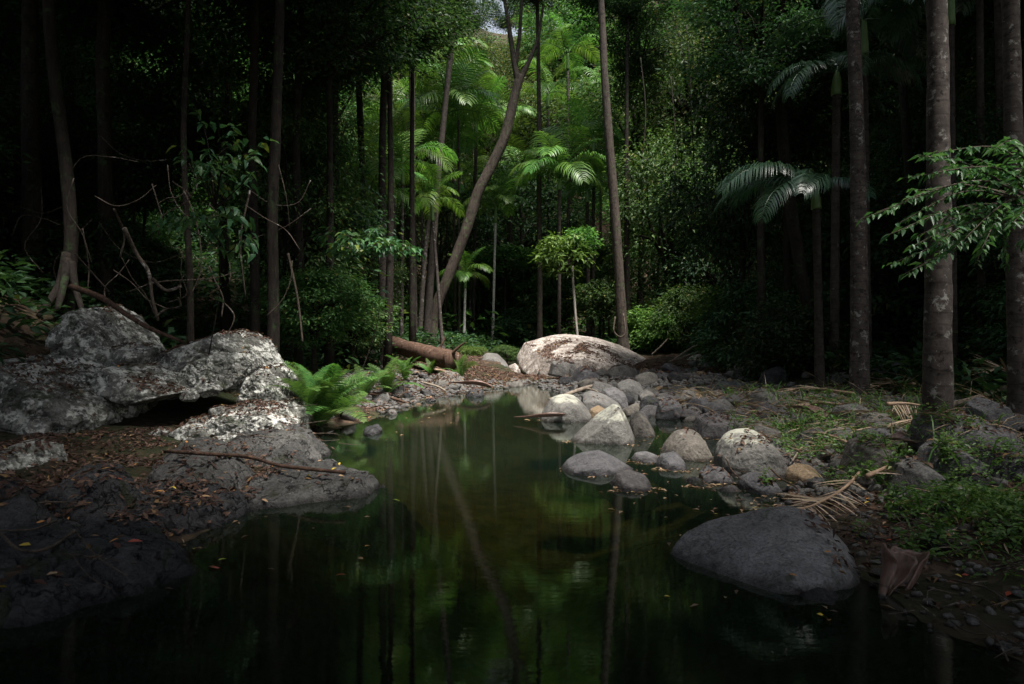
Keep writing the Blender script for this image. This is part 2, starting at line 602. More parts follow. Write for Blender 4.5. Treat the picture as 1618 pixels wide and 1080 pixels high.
def terrain(x, y):
    x = np.asarray(x, float)
    y = np.asarray(y, float)
    xl = np.interp(y, LY, LX)
    xr = np.interp(y, RY, RX)
    sl, sr = xl - x, x - xr
    far = sstep(18, 32, y)
    wob = .35 * fbm(np.stack([x * .7, y * .7, 0 * x], -1), 3)
    sl = sl + wob * .6
    sr = sr + wob * .6
    zl = np.interp(sl, [-2.0, -1.0, 0, .5, 1.2, 2.2, 3.2, 4.5, 6, 10, 20, 40, 70], [-.75, -.45, 0, .07, .16, .32, .7, 1.45, 2.4, 5.2, 12, 24, 38])
    zr = np.interp(sr, [-2.0, -1.0, 0, .6, 1.5, 3, 6, 10, 14, 24, 45, 80], [-.75, -.4, 0, .05, .14, .30, .55, 1.0, 2.2, 8, 22, 38])
    # further up the creek the valley floor is wider and the slopes begin later
    zl_far = np.interp(sl, [-2, -1, 0, 1, 3, 6, 9, 14, 24, 40, 70], [-.7, -.4, 0, .12, .40, .75, 1.4, 4.0, 11, 22, 38])
    zl_shelf = np.interp(sl, [-2.0, -1.0, 0, .5, 1.2, 2.2, 3.2, 4.2, 6, 10, 20, 40, 70], [-.75, -.45, 0, .06, .12, .17, .22, .34, 1.4, 4.4, 12, 24, 38])
    ms = sstep(8.8, 7.3, y)
    zl = zl * (1 - ms) + zl_shelf * ms
    m = sstep(9.5, 15, y)
    zl = zl * (1 - m) + zl_far * m
    z = np.where((sl < 0) & (sr < 0), np.maximum(zl, zr), np.where(sl > sr, zl, zr))
    both = (sl > 0) & (sr > 0)
    z = np.where(both, np.minimum(zl, zr) * .5 + .02, z)
    z = z + far * .45
    z = z + np.clip(y - 42, 0, None) * .60 * sstep(42, 60, y)
    q = np.stack([x, y, 0 * x], -1)
    land = sstep(-.2, .6, np.maximum(sl, sr))
    z = z + land * (.10 * fbm(q * .9, 4) + .04 * fbm(q * 3.1, 3)) + .03 * fbm(q * 2.0, 3)
    z = z + sstep(6, 14, np.maximum(sl, sr)) * .5 * fbm(q * .25, 3)
    return z


def gz(x, y):
    return float(terrain(np.array([x]), np.array([y]))[0])


def graded(lo, a, b, hi, fine, growth=1.09, cap=2.5):
    xs = list(np.arange(a, b, fine))
    s, x = fine, b
    while x < hi:
        xs.append(x)
        s = min(s * growth, cap)
        x += s
    xs.append(hi)
    s, x = fine, a
    left = []
    while x > lo:
        s = min(s * growth, cap)
        x -= s
        left.append(x)
    return np.array(left[::-1] + xs)


gx = graded(-80, -6, 7, 80, .11)
gy = graded(-40, 1.5, 21, 170, .11)
GX, GY = np.meshgrid(gx, gy)
TZ = terrain(GX.ravel(), GY.ravel())
TV = np.stack([GX.ravel(), GY.ravel(), TZ], -1)
nx, ny = len(gx), len(gy)
ii = (np.arange(ny - 1)[:, None] * nx + np.arange(nx - 1)[None, :]).ravel()
TQ = np.stack([ii, ii + 1, ii + nx + 1, ii + nx], -1)
g = link('ground', make_mesh('ground', TV, [TQ], M['ground'], True))
tag(g, kind='structure')

wv = np.array([[-7, -30, 0], [7, -30, 0], [7, 22, 0], [-7, 22, 0]], float)
w = link('water', make_mesh('water', wv, [np.array([[0, 1, 2, 3]])], M['water']))
tag(w, kind='structure')

# collected solid surfaces, for dropping litter on
SOLID_V, SOLID_F, SOLID_N = [TV], [np.concatenate([TQ[:, [0, 1, 2]], TQ[:, [0, 2, 3]]])], len(TV)


def solid(V, tris):
    global SOLID_N
    SOLID_V.append(np.asarray(V, float))
    SOLID_F.append(np.asarray(tris) + SOLID_N)
    SOLID_N += len(V)


# ------------------------------------------------------------------ rocks
ICO = {}


def ico(level):
    if level not in ICO:
        bm = bmesh.new()
        bmesh.ops.create_icosphere(bm, subdivisions=level, radius=1)
        V = np.array([v.co[:] for v in bm.verts])
        T = np.array([[v.index for v in f.verts] for f in bm.faces])
        bm.free()
        ICO[level] = (V, T)
    return ICO[level]


def poly_body(normals, dists, level, p, aniso):
    """Star-shaped rounded polyhedron bounded by planes."""
    U, T = ico(level)
    u = unit(U * np.asarray(aniso))
    N = unit(np.asarray(normals, float))
    D = np.asarray(dists, float)
    c = np.clip(u @ N.T, 0, None) / D[None, :]
    mx = c.max(axis=1, keepdims=True)
    r = 1.0 / (mx[:, 0] * ((c / mx) ** p).sum(axis=1) ** (1 / p))
    return u * r[:, None], T


def rough_up(V, amp, scale, seed, ridged=.0, octaves=5, crag=0.0):
    q = V * scale + seed * 7.31
    n = fbm(q, octaves, .52)
    if crag:
        n = n * (1 - crag) + crag * (np.round(n * 4.5) / 4.5 + .12 * fbm(q * 3.1, 3))
        n = n - .55 * crag * np.exp(-(perlin(q * .55 + 31.7) / .045) ** 2) - .35 * crag * np.exp(-(perlin(q * 1.3 + 11.1) / .05) ** 2)
    if ridged:
        n = n * (1 - ridged) + ridged * fbm(q * 1.3 + 5, octaves, .5, True) * .8
    w = fbm(q * .5 + 3.3, 3)
    return V + unit(V) * (n * amp + w * amp * .6)[:, None]


def outline_rock(name, poly, d, depth, mat, label, cat='rock', group=None, p=12, amp=.075, scale=3.4, level=6, seed=0, front=.45, ridged=.25, top_slope=.18, sink=0.0, crag=0.0):
    """Rock whose outline is given as seen from the bank, built as a body of real depth at distance d."""
    P = np.array([tuple(at(x, y, d)) for x, y in poly])
    c2 = P[:, [0, 2]].mean(axis=0)
    zmin = P[:, 2].min()
    hw = (P[:, 0].max() - P[:, 0].min()) / 2
    hh = (P[:, 2].max() - zmin) / 2
    Q = P[:, [0, 2]] - c2
    area = np.sum(Q[:, 0] * np.roll(Q[:, 1], -1) - np.roll(Q[:, 0], -1) * Q[:, 1])
    if area < 0:
        Q = Q[::-1]
    hy = depth / 2
    N, D = [], []
    for i in range(len(Q)):
        a, b = Q[i], Q[(i + 1) % len(Q)]
        e = b - a
        if np.linalg.norm(e) < 1e-6:
            continue
        n = np.array([e[1], -e[0]]) / np.linalg.norm(e)
        dd = max(n @ a, .02 * hw)
        if n[1] < -.5:
            dd += sink + .12 * hh
        yt = -min(top_slope, .6 * dd / hy) if n[1] > .3 else 0
        nl = math.sqrt(n[0] ** 2 + yt ** 2 + n[1] ** 2)
        N.append((n[0], yt, n[1]))
        D.append((dd * 1.02 + yt * hy * .8) / nl)
    N += [(0.05, -1, front), (-.35, -1, .1), (.4, -1, .15), (0, 1, .2), (.5, 1, .1), (-.5, 1, .1)]
    D += [hy * .92, hy * 1.02, hy * 1.02, hy, hy * 1.1, hy * 1.1]
    V, T = poly_body(N, D, level, p, (hw, hy, hh))
    V = rough_up(V, amp * min(hw, hh * 1.5), scale / max(hw, .05) * .5, seed, ridged, 5 if not crag else 6, crag)
    loc = Vector((c2[0], d + hy * .25, c2[1]))
    o = link(name, make_mesh(name, V, [T], mat, True), loc=loc)
    solid(V + np.array(loc[:]), T)
    return tag(o, label, cat, group)


def plan_rock(name, poly, z0, height, mat, label, cat='rock', group=None, p=12, amp=.05, scale=1.6, level=6, seed=0, tilt=(0, 0), side=.9, ridged=.25, crag=.6):
    """Low slab given by its footprint on the plane z0."""
    P = np.array([tuple(on(x, y, z0)) for x, y in poly])
    c = P[:, :2].mean(axis=0)
    Q = P[:, :2] - c
    area = np.sum(Q[:, 0] * np.roll(Q[:, 1], -1) - np.roll(Q[:, 0], -1) * Q[:, 1])
    if area < 0:
        Q = Q[::-1]
    cz = z0 - .12
    N, D = [], []
    for i in range(len(Q)):
        a, b = Q[i], Q[(i + 1) % len(Q)]
        e = b - a
        n = np.array([e[1], -e[0]]) / np.linalg.norm(e)
        nn = np.array([n[0], n[1], side])
        nn /= np.linalg.norm(nn)
        N.append(nn)
        D.append(max(nn[:2] @ a + nn[2] * .12, .05))
    N += [(tilt[0], tilt[1], 1), (-.1, -.15, 1), (0, 0, -1)]
    D += [height + .12, (height + .12) * 1.05, .5]
    h = np.abs(Q).max(axis=0)
    V, T = poly_body(N, D, level, p, (h[0], h[1], max(.25, height)))
    q = V * scale + seed * 3.7
    n1 = fbm(q, 5, .55) * (1 - ridged) + ridged * fbm(q * 1.7 + 4, 5, .5, True) * .7
    n1 = n1 * (1 - crag) + crag * (np.round(n1 * 5) / 5 + .15 * fbm(q * 4, 3))
    n1 = n1 - .9 * crag * np.exp(-(perlin(q * .6 + 5.7) / .04) ** 2) - .5 * crag * np.exp(-(perlin(q * 1.5 + 2.2) / .05) ** 2)
    V[:, 2] += n1 * amp * 1.3 * sstep(-.3, 0, V[:, 2])
    V[:, 2] += .012 * fbm(q * 4.5 + 3, 4, .6) + .006 * fbm(q * 13, 3)
    V[:, :2] += (amp * 1.2 * np.stack([fbm(q + 9, 4), fbm(q + 21, 4)], -1))
    loc = Vector((c[0], c[1], cz))
    o = link(name, make_mesh(name, V, [T], mat, True), loc=loc)
    solid(V + np.array(loc[:]), T)
    return tag(o, label, cat, group)


# --- the big pale boulder across the creek, and rocks about it
outline_rock('boulder', [(816, 548), (824, 537), (870, 531), (905, 529), (945, 534), (1000, 547), (1040, 563), (1068, 584), (1050, 596), (930, 594), (835, 588), (817, 566)], 22.3, 3.2, M['rock_pale'],
             'huge pale whale-backed boulder littered with leaves at the head of the pool', 'boulder', p=34, amp=.10, crag=.4, level=7, seed=2, front=.9, top_slope=.4, scale=3.2, ridged=.35)
KEY = [
    # outline, distance, depth, material, label, extra
    ([(752, 583), (757, 566), (768, 558), (785, 559), (800, 572), (802, 584)], 23.6, 1.0, 'rock_grey', 'rounded grey boulder beside the pale whale-backed boulder, below the white palm trunks', {}),
    ([(798, 590), (804, 578), (814, 574), (822, 582), (822, 592)], 22.6, .5, 'rock_pale', 'small pale stone wedged at the shaded end of the huge boulder', {}),
    ([(674, 613), (683, 594), (702, 586), (722, 592), (733, 605), (735, 617), (700, 620)], 16.8, 1.1, 'rock_grey', 'wedge-shaped grey rock on the leafy far bank under the fallen log', {}),
    ([(734, 625), (742, 616), (752, 613), (762, 617), (765, 625), (750, 629)], 15.0, .5, 'rock_dark', 'small dark rock half sunk where the leafy bank meets the water', {}),
    ([(798, 606), (808, 596), (820, 597), (826, 606), (815, 611)], 18.4, .5, 'rock_grey', 'grey stone with a dark hollow at the head of the pool', {}),
    ([(868, 585), (873, 571), (890, 566), (908, 570), (915, 584), (895, 588)], 20.4, .7, 'rock_grey', 'smooth grey stone leaning against the front of the huge pale boulder', {}),
    ([(905, 596), (912, 582), (928, 577), (942, 583), (948, 594), (930, 600)], 18.8, .7, 'rock_blue', 'dark slate-grey rounded stone in the leaf litter before the huge boulder', {}),
    ([(962, 590), (970, 578), (992, 574), (1008, 580), (1012, 591), (985, 597)], 19.6, .8, 'rock_grey', 'broad mottled grey stone at the tapering end of the huge pale boulder', {}),
    ([(1008, 598), (1020, 587), (1042, 583), (1060, 590), (1066, 601), (1035, 604)], 18.2, .9, 'rock_blue', 'flat blue-grey stone just past the tapering end of the huge boulder', {}),
    ([(1086, 580), (1096, 566), (1112, 560), (1130, 563), (1138, 574), (1130, 584)], 21.5, 1.2, 'rock_pale', 'whitish streaked boulder below the fallen branches and bright sapling', {'p': 14}),
    ([(1165, 584), (1178, 573), (1200, 570), (1212, 578), (1200, 586)], 20.0, .9, 'rock_pale', 'pale flat stone in the shade at the foot of the dark thicket', {}),
    ([(1044, 602), (1056, 590), (1078, 586), (1100, 594), (1108, 604), (1075, 608)], 17.6, 1.0, 'rock_dark', 'dark low rock among cobbles before the whitish streaked boulder', {}),
    ([(856, 663), (861, 645), (876, 629), (892, 625), (908, 626), (924, 638), (938, 655), (937, 665), (890, 669)], 10.5, .75, 'rock_lichen', 'rounded pale-capped rock in the water beside the floating palm sheath', {'p': 9, 'seed': 4}),
    ([(905, 692), (926, 674), (952, 656), (974, 641), (986, 644), (997, 660), (1004, 680), (1011, 694), (1000, 701), (940, 700)], 8.2, .55, 'rock_lichen', 'pointed triangular rock with pale lichen cap standing in the pool', {'p': 24, 'seed': 8, 'top_slope': .2, 'amp': .04}),
    ([(921, 645), (923, 624), (938, 619), (962, 627), (984, 640), (988, 648), (950, 653)], 11.6, .8, 'rock_grey', 'long sloping speckled grey rock behind the two pale-capped rocks', {'p': 12, 'seed': 5}),
    ([(930, 661), (935, 647), (948, 642), (960, 648), (963, 660), (945, 664)], 10.7, .35, 'rock_tan', 'small orange-tan stone between the rounded and the triangular rock', {}),
    ([(893, 737), (902, 726), (922, 723), (946, 716), (972, 726), (1003, 741), (996, 750), (945, 757), (908, 749)], 6.3, .5, 'rock_blue', 'low blue-grey humped rock ringed by floating leaves in mid pool', {'p': 12, 'amp': .1, 'seed': 6}),
    ([(970, 768), (978, 753), (1002, 749), (1026, 757), (1034, 768), (1020, 777), (985, 779)], 5.6, .36, 'rock_blue', 'flat grey rock with leaf rafts, nearest the open water of the islets', {'p': 12, 'seed': 7}),
    ([(1052, 720), (1060, 702), (1078, 686), (1098, 681), (1118, 690), (1126, 706), (1124, 720), (1090, 725)], 7.1, .55, 'rock_grey', 'smooth dome-shaped grey rock beside the large mottled round boulder', {'p': 8, 'seed': 9}),
    ([(1138, 735), (1143, 708), (1160, 690), (1186, 682), (1212, 685), (1234, 702), (1247, 728), (1248, 750), (1200, 757), (1145, 752)], 6.25, .62, 'rock_lichen', 'large mottled round boulder with a pale flecked face', {'p': 7, 'seed': 10}),
    ([(1040, 742), (1050, 722), (1072, 718), (1086, 730), (1094, 744), (1065, 751)], 6.5, .35, 'rock_blue', 'wedge of slate-grey rock in front of the smooth dome-shaped rock', {'p': 13}),
    ([(998, 686), (1001, 664), (1012, 652), (1026, 660), (1036, 678), (1028, 690)], 8.8, .45, 'rock_grey', 'purplish speckled rock tucked behind the tip of the triangular rock', {}),
    ([(1000, 729), (1008, 719), (1025, 717), (1044, 723), (1046, 731), (1020, 734)], 6.9, .3, 'rock_blue', 'thin flat stone just above the water beyond the humped blue-grey rock', {}),
    ([(1085, 772), (1090, 760), (1104, 756), (1116, 763), (1120, 774), (1100, 778)], 5.75, .22, 'rock_dark', 'small dark pyramid stone in shallow water before the round boulder', {}),
    ([(1108, 768), (1114, 748), (1130, 741), (1150, 744), (1164, 756), (1166, 770), (1135, 774)], 5.9, .32, 'rock_blue', 'split dark stone directly in front of the large round boulder', {'p': 14}),
    ([(1172, 782), (1180, 760), (1200, 752), (1228, 756), (1240, 772), (1232, 788), (1195, 790)], 5.5, .36, 'rock_blue', 'wet blue-grey slab under twigs at the foot of the round boulder', {'p': 12}),
    ([(1248, 762), (1256, 745), (1275, 738), (1296, 742), (1310, 756), (1306, 768), (1270, 771)], 5.9, .36, 'rock_tan', 'brown rounded cobble near the dry palm frond', {}),
    ([(1262, 738), (1270, 726), (1288, 721), (1304, 728), (1308, 738), (1285, 742)], 6.5, .28, 'rock_grey', 'flat reddish cobble stacked behind the brown rounded cobble', {}),
    ([(1100, 678), (1108, 660), (1135, 655), (1175, 664), (1200, 676), (1180, 684), (1125, 684)], 8.7, .6, 'rock_blue', 'long flat slab at the edge of the still side pool', {'p': 13}),
    ([(1160, 688), (1172, 670), (1200, 664), (1232, 672), (1246, 688), (1200, 694)], 8.2, .5, 'rock_grey', 'grey slab partly buried in silt behind the large round boulder', {'p': 13}),
    ([(1042, 650), (1046, 637), (1060, 631), (1078, 636), (1084, 650), (1062, 655)], 10.9, .5, 'rock_blue', 'purple-grey rounded rock across the side pool from the triangular rock', {}),
    ([(1190, 640), (1197, 622), (1212, 613), (1226, 620), (1238, 638), (1215, 644)], 10.9, .5, 'rock_grey', 'upright grey rock on the cobble bar with a pale round scar', {'p': 9}),
    ([(975, 625), (980, 606), (998, 599), (1016, 606), (1024, 622), (1000, 628)], 13.2, .6, 'rock_grey', 'rounded pale grey rock on the bar behind the long sloping rock', {'p': 9}),
    ([(948, 630), (956, 616), (975, 613), (988, 620), (990, 634), (965, 636)], 12.2, .5, 'rock_blue', 'blocky grey rock next to the driftwood branch', {'p': 14}),
    ([(1014, 640), (1020, 629), (1034, 626), (1048, 633), (1048, 643), (1030, 646)], 11.6, .4, 'rock_dark', 'dark stone between two still pools on the bar', {}),
    ([(1132, 616), (1138, 606), (1152, 602), (1166, 608), (1168, 618), (1150, 622)], 13.8, .5, 'rock_grey', 'isolated grey cobble high on the far gravel bar', {}),
    # nearer the camera on the grassy bank
    ([(1266, 962), (1276, 948), (1310, 942), (1342, 950), (1348, 964), (1310, 972)], 3.15, .2, 'rock_dark', 'small wet black rock with yellow leaves below the big grey boulder', {'level': 5}),
    ([(1470, 690), (1474, 668), (1492, 656), (1540, 657), (1590, 664), (1606, 684), (1590, 704), (1520, 706)], 5.9, .7, 'rock_blue', 'large dim blue-grey boulder against the foot of the thick palm', {'p': 9}),
    ([(1472, 734), (1482, 712), (1505, 700), (1535, 708), (1552, 728), (1540, 738)], 5.3, .45, 'rock_blue', 'smooth low boulder in front of the boulder at the thick palm', {'p': 9}),
    ([(1350, 724), (1358, 702), (1380, 694), (1412, 702), (1422, 720), (1400, 732), (1365, 732)], 5.7, .4, 'rock_grey', 'pale grey stone behind the grassy patch under the red dead leaf', {'p': 12}),
    ([(1424, 758), (1432, 736), (1456, 726), (1484, 738), (1494, 756), (1460, 764)], 5.0, .4, 'rock_grey', 'rounded grey stone embedded in the green ground cover', {}),
    ([(1548, 662), (1552, 640), (1568, 630), (1588, 634), (1596, 654), (1580, 664)], 7.4, .45, 'rock_blue', 'round dim stone beyond the large boulder under dry fronds', {}),
    ([(1312, 893), (1318, 876), (1336, 868), (1350, 876), (1354, 890), (1330, 897)], 3.9, .13, 'rock_tan', 'smooth egg-shaped stone between the big grey boulder and palm sheath', {'level': 5}),
    ([(1340, 852), (1350, 838), (1372, 834), (1396, 842), (1400, 854), (1366, 860)], 4.3, .18, 'rock_grey', 'low speckled stone at the edge of the ground cover by the sheath', {'level': 5}),
    ([(1560, 735), (1572, 716), (1596, 710), (1622, 718), (1630, 736), (1590, 742)], 5.2, .35, 'rock_dark', 'dark stone among leaf litter under the leafy overhanging branch', {}),
    ([(1010, 640), (1012, 622), (1024, 616), (1036, 622), (1040, 634), (1024, 640)], 12.8, .4, 'rock_grey', 'stacked grey stone above the dark stone on the bar', {}),
]
for i, (poly, d, dep, mat, lab, kw) in enumerate(KEY):
    kw = dict(kw)
    kw.setdefault('level', 6 if d < 9 else 5)
    kw.setdefault('seed', 20 + i)
    kw.setdefault('sink', .12)
    kw.setdefault('crag', .22)
    kw.setdefault('amp', .11)
    kw['p'] = kw.get('p', 12) + 5
    outline_rock('rock', poly, d, dep, M[mat], lab, 'rock', 'rocks standing in and around the creek', **kw)
outline_rock('boulder', [(1068, 914), (1080, 893), (1112, 873), (1165, 858), (1235, 842), (1300, 829), (1338, 832), (1356, 848), (1338, 872), (1300, 900), (1266, 926), (1180, 940), (1090, 934)], 3.55, .75, M['rock_boulder'],
             'big smooth grey boulder at the near water edge beside the brown palm sheath', 'boulder', p=22, amp=.12, level=7, seed=3, front=.8, top_slope=.35, sink=.15, crag=.35, scale=4.0, ridged=.3)

# --- limestone outcrop on the shaded bank
OUT = [
    ([(100, 520), (120, 490), (140, 480), (165, 492), (200, 528), (224, 566), (190, 585), (130, 570)], 9.3, 1.3, 'rock_lime', 'white limestone knob at the top of the outcrop, below the buttressed tree', {}),
    ([(248, 572), (256, 548), (300, 534), (346, 521), (378, 530), (408, 556), (424, 586), (400, 606), (300, 604)], 9.3, 1.5, 'rock_lime', 'pale humped limestone block crowning the outcrop', {}),
    ([(286, 592), (306, 566), (345, 552), (382, 556), (394, 578), (380, 606), (310, 610)], 8.8, .9, 'rock_lime', 'rough limestone lobe jutting from the crowning block', {}),
    ([(384, 612), (394, 588), (418, 578), (446, 590), (459, 614), (458, 648), (430, 652), (398, 636)], 8.7, 1.0, 'rock_lime', 'angular limestone block beside the bright green fern', {}),
    ([(150, 606), (186, 560), (240, 566), (320, 604), (390, 630), (400, 662), (320, 646), (245, 626), (190, 640)], 8.5, 1.7, 'rock_lime', 'long leaf-strewn limestone ledge roofing the dark overhang', {}),
    ([(312, 690), (330, 652), (380, 634), (440, 638), (462, 656), (464, 690), (420, 704), (350, 706)], 8.0, 1.2, 'rock_lime', 'bright blunt limestone nose above the water by the fern', {}),
    ([(262, 708), (272, 678), (300, 662), (336, 668), (352, 694), (340, 712)], 7.7, .7, 'rock_lime', 'mossy limestone lump at the mouth of the dark overhang', {}),
    ([(-60, 690), (-50, 600), (0, 572), (60, 562), (130, 590), (176, 630), (160, 680), (90, 706), (0, 712)], 8.0, 2.0, 'rock_lime', 'wide dark mossy limestone mass forming the shaded wall of the overhang', {}),
    ([(60, 600), (80, 566), (120, 560), (180, 590), (196, 612), (120, 618)], 8.7, 1.2, 'rock_lime', 'grey limestone rib stepping down from the white knob', {}),
    ([(-60, 790), (-50, 728), (-10, 706), (36, 716), (52, 744), (30, 772)], 5.6, .8, 'rock_lime', 'lichened limestone block at the edge of the leafy ledge', {}),
]
for i, (poly, d, dep, mat, lab, kw) in enumerate(OUT):
    kw = dict(p=20, amp=.27, crag=.7, level=7 if i in (0, 1, 2, 3, 4, 5, 7) else 6, seed=60 + i, ridged=.5, front=.3, top_slope=.12, scale=5.0, **kw)
    outline_rock('limestone_outcrop', poly, d, dep, M[mat], lab, 'rock', 'blocks of the pale limestone outcrop', **kw)

CRAG = []
for i in range(4):
    V, T = poly_body(np.concatenate([RNG.normal(size=(10, 3)), ico(1)[0]]), np.concatenate([RNG.uniform(.6, .95, 10), RNG.uniform(.92, 1.08, 12)]), 5, 26, (1, 1, 1))
    V = rough_up(V, .16, 1.7, 130 + i, .3, 5, .6) * np.array([1, .8, .6])
    CRAG.append((V, T, make_mesh('limestone_block', V, [T], M['rock_lime'], True)))
for i, (px, py, d, r) in enumerate(((212, 572, 8.95, .42), (228, 600, 8.6, .3), (60, 585, 8.6, .24), (95, 600, 8.4, .17), (232, 560, 9.0, .22), (205, 590, 8.6, .15), (330, 612, 8.5, .2), (365, 600, 8.6, .16), (300, 625, 8.3, .13), (20, 590, 8.5, .3), (415, 655, 8.2, .16), (250, 690, 7.6, .14), (150, 700, 7.4, .17), (110, 690, 7.5, .13), (205, 702, 7.3, .12), (40, 705, 7.3, .15), (462, 690, 8.2, .14), (140, 560, 9.0, .2), (420, 600, 8.7, .15), (350, 655, 8.0, .15))):
    p = at(px, py, d)
    a = RNG.uniform(0, 6.28)
    V, T, me = CRAG[i % 4]
    o = link('limestone_block', me, loc=p, rot=(RNG.normal(0, .3), RNG.normal(0, .3), a), scale=r)
    tag(o, 'broken angular limestone block lodged among the pale outcrop ledges', 'rock', 'broken blocks lodged in the outcrop')
    A = np.array(Matrix.LocRotScale(p, Euler((0, 0, a)), Vector((r, r, r))))
    solid(V @ A[:3, :3].T + A[:3, 3], T)

# --- dark bedrock shelf at the water
SHELF = [
    ([(372, 792), (392, 768), (440, 752), (510, 744), (566, 752), (602, 772), (562, 787), (480, 797), (410, 806)], .0, .11, 'rock_shelf', 'long tapering rock slab with a white tip pointing into the pool', dict(side=1.0)),
    ([(352, 716), (372, 694), (412, 682), (462, 686), (505, 700), (520, 716), (480, 732), (420, 742), (366, 734)], .02, .2, 'rock_shelf', 'humped grey slab under the limestone nose', dict(side=.8)),
    ([(170, 822), (250, 786), (330, 786), (404, 806), (340, 836), (280, 850), (190, 850)], .0, .13, 'rock_dark', 'dark leaf-dotted slab between the tapering slab and the front slab', {}),
    ([(-80, 870), (20, 822), (120, 814), (215, 838), (288, 872), (302, 902), (230, 936), (120, 966), (-60, 1002)], .0, .11, 'rock_dark', 'broad dark front slab with fallen twigs lying across it', {}),
    ([(228, 772), (250, 738), (316, 716), (388, 726), (396, 756), (350, 784), (280, 792)], .05, .2, 'rock_shelf', 'cracked grey slab beneath the fallen brown sheath', {}),
    ([(-60, 1010), (-20, 948), (50, 930), (118, 944), (126, 962), (60, 984)], .0, .1, 'rock_dark', 'lowest black slab at the corner of the shelf, awash at its edge', {}),
    ([(40, 822), (90, 778), (170, 760), (232, 778), (240, 806), (170, 830), (90, 838)], .06, .19, 'rock_dark', 'weathered brown-black slab buried in leaves behind the front slab', {}),
    ([(-60, 850), (-40, 800), (20, 782), (80, 796), (90, 830), (20, 850)], .08, .18, 'rock_dark', 'dim slab under a curved branch beside the brown-black slab', {}),
]
for i, (poly, z0, h, mat, lab, kw) in enumerate(SHELF):
    plan_rock('bedrock', poly, z0, h, M[mat], lab, 'rock', 'slabs of the dark bedrock shelf', level=7 if i == 3 else 6, seed=80 + i, amp=.085, scale=3.2, p=40, ridged=.45, **kw)
outline_rock('rock', [(566, 692), (572, 678), (592, 672), (600, 682), (596, 692)], 8.9, .4, M['rock_dark'], 'wet dark rock at the water under the fern fronds', 'rock', 'rocks standing in and around the creek', seed=95, level=5)

# --- cobbles: one body each, sharing a few meshes
COB = []
for i in range(10):
    nn = np.concatenate([RNG.normal(size=(11, 3)), ico(1)[0]])     # the last twelve close the body
    dd = np.concatenate([RNG.uniform(.62, .95, 11), RNG.uniform(.92, 1.08, 12)])
    V, T = poly_body(nn, dd, 4, 10 + 14 * RNG.random(), (1, 1, 1))
    V = rough_up(V, .07, 1.6, 100 + i, .1, 4)
    V *= np.array([1.0, RNG.uniform(.65, .95), RNG.uniform(.5, .75)])
    COB.append((V, T))
cob_mesh = {(i, m): make_mesh('cobble', V, [T], M[m], True) for i, (V, T) in enumerate(COB) for m in ('rock_grey', 'rock_blue', 'rock_tan', 'rock_dark')}
spots = []


def clear_of(x, y, r, lst, f=.8):
    return all((x - a) ** 2 + (y - b) ** 2 > (f * (r + c)) ** 2 for a, b, c in lst)


for poly, d, dep, *_ in KEY:
    P = [at(x, y, d) for x, y in poly]
    xs = [q.x for q in P]
    spots.append(((min(xs) + max(xs)) / 2, d + dep * .15, (max(xs) - min(xs)) / 2))
spots.append((1.33, 3.7, .5))
GROUPS = [  # (count, x range fn, y range, size range, label, group)
    (150, lambda y: (np.interp(y, RY, RX) - (.15 if y < 10.5 else .8), np.interp(y, RY, RX) + 2.0), (6.2, 13.5), (.10, .36), 'cobble crowding the bar by the side pools', 'cobbles on the bar by the side pools'),
    (14, lambda y: (-2.9, np.interp(y, LY, LX) + .2), (9.6, 13.0), (.05, .15), 'stone in the mud at the water edge between the ferns', 'stones in the mud between the ferns'),
    (58, lambda y: (1.2, 7.5), (13.0, 20.5), (.13, .42), 'cobble lying loose over the far gravel bar', 'cobbles on the far gravel bar'),
    (30, lambda y: (-3.4, np.interp(y, LY, LX) + .3), (13.0, 18.5), (.07, .22), 'stone in the leafy bank below the fallen log', 'stones in the leafy bank below the log'),
    (28, lambda y: (1.75, 3.0), (3.3, 6.2), (.04, .11), 'cobble between the ground cover and the big grey boulder', 'cobbles beside the big grey boulder'),
    (14, lambda y: (3.0, 6.0), (5.0, 8.5), (.08, .2), 'stone in shade about the foot of the thick palm', 'stones around the thick palm'),
]
for cnt, xf, yr, sr, lab, grp in GROUPS:
    made = tries = 0
    while made < cnt and tries < 6000:
        tries += 1
        y = RNG.uniform(*yr)
        x0, x1 = xf(y)
        x = RNG.uniform(x0, x1)
        r = sr[0] * (sr[1] / sr[0]) ** (RNG.random() ** 1.15)
        if not clear_of(x, y, r, spots):
            continue
        spots.append((x, y, r))
        i = int(RNG.integers(10))
        m = RNG.choice(['rock_grey', 'rock_blue', 'rock_tan', 'rock_dark'], p=[.52, .30, .07, .11])
        z = gz(x, y)
        z = max(z, -.03) + r * .18
        rz = RNG.uniform(0, 6.28)
        o = link('cobble', cob_mesh[(i, m)], loc=(x, y, z), rot=(RNG.normal(0, .15), RNG.normal(0, .15), rz), scale=r)
        size = 'small' if r < sr[0] * 1.6 else ('large' if r > sr[1] * .6 else 'medium')
        hue = {'rock_grey': 'grey', 'rock_blue': 'slate-coloured', 'rock_tan': 'tan', 'rock_dark': 'blackish'}[m]
        tag(o, size + ' ' + hue + ' ' + lab, 'rock', size + ' ' + hue + ' ' + grp)
        Mx = Matrix.LocRotScale(Vector((x, y, z)), Euler((0, 0, rz)), Vector((r, r, r)))
        A = np.array(Mx)
        V, T = COB[i]
        solid(V @ A[:3, :3].T + A[:3, 3], T)
        made += 1

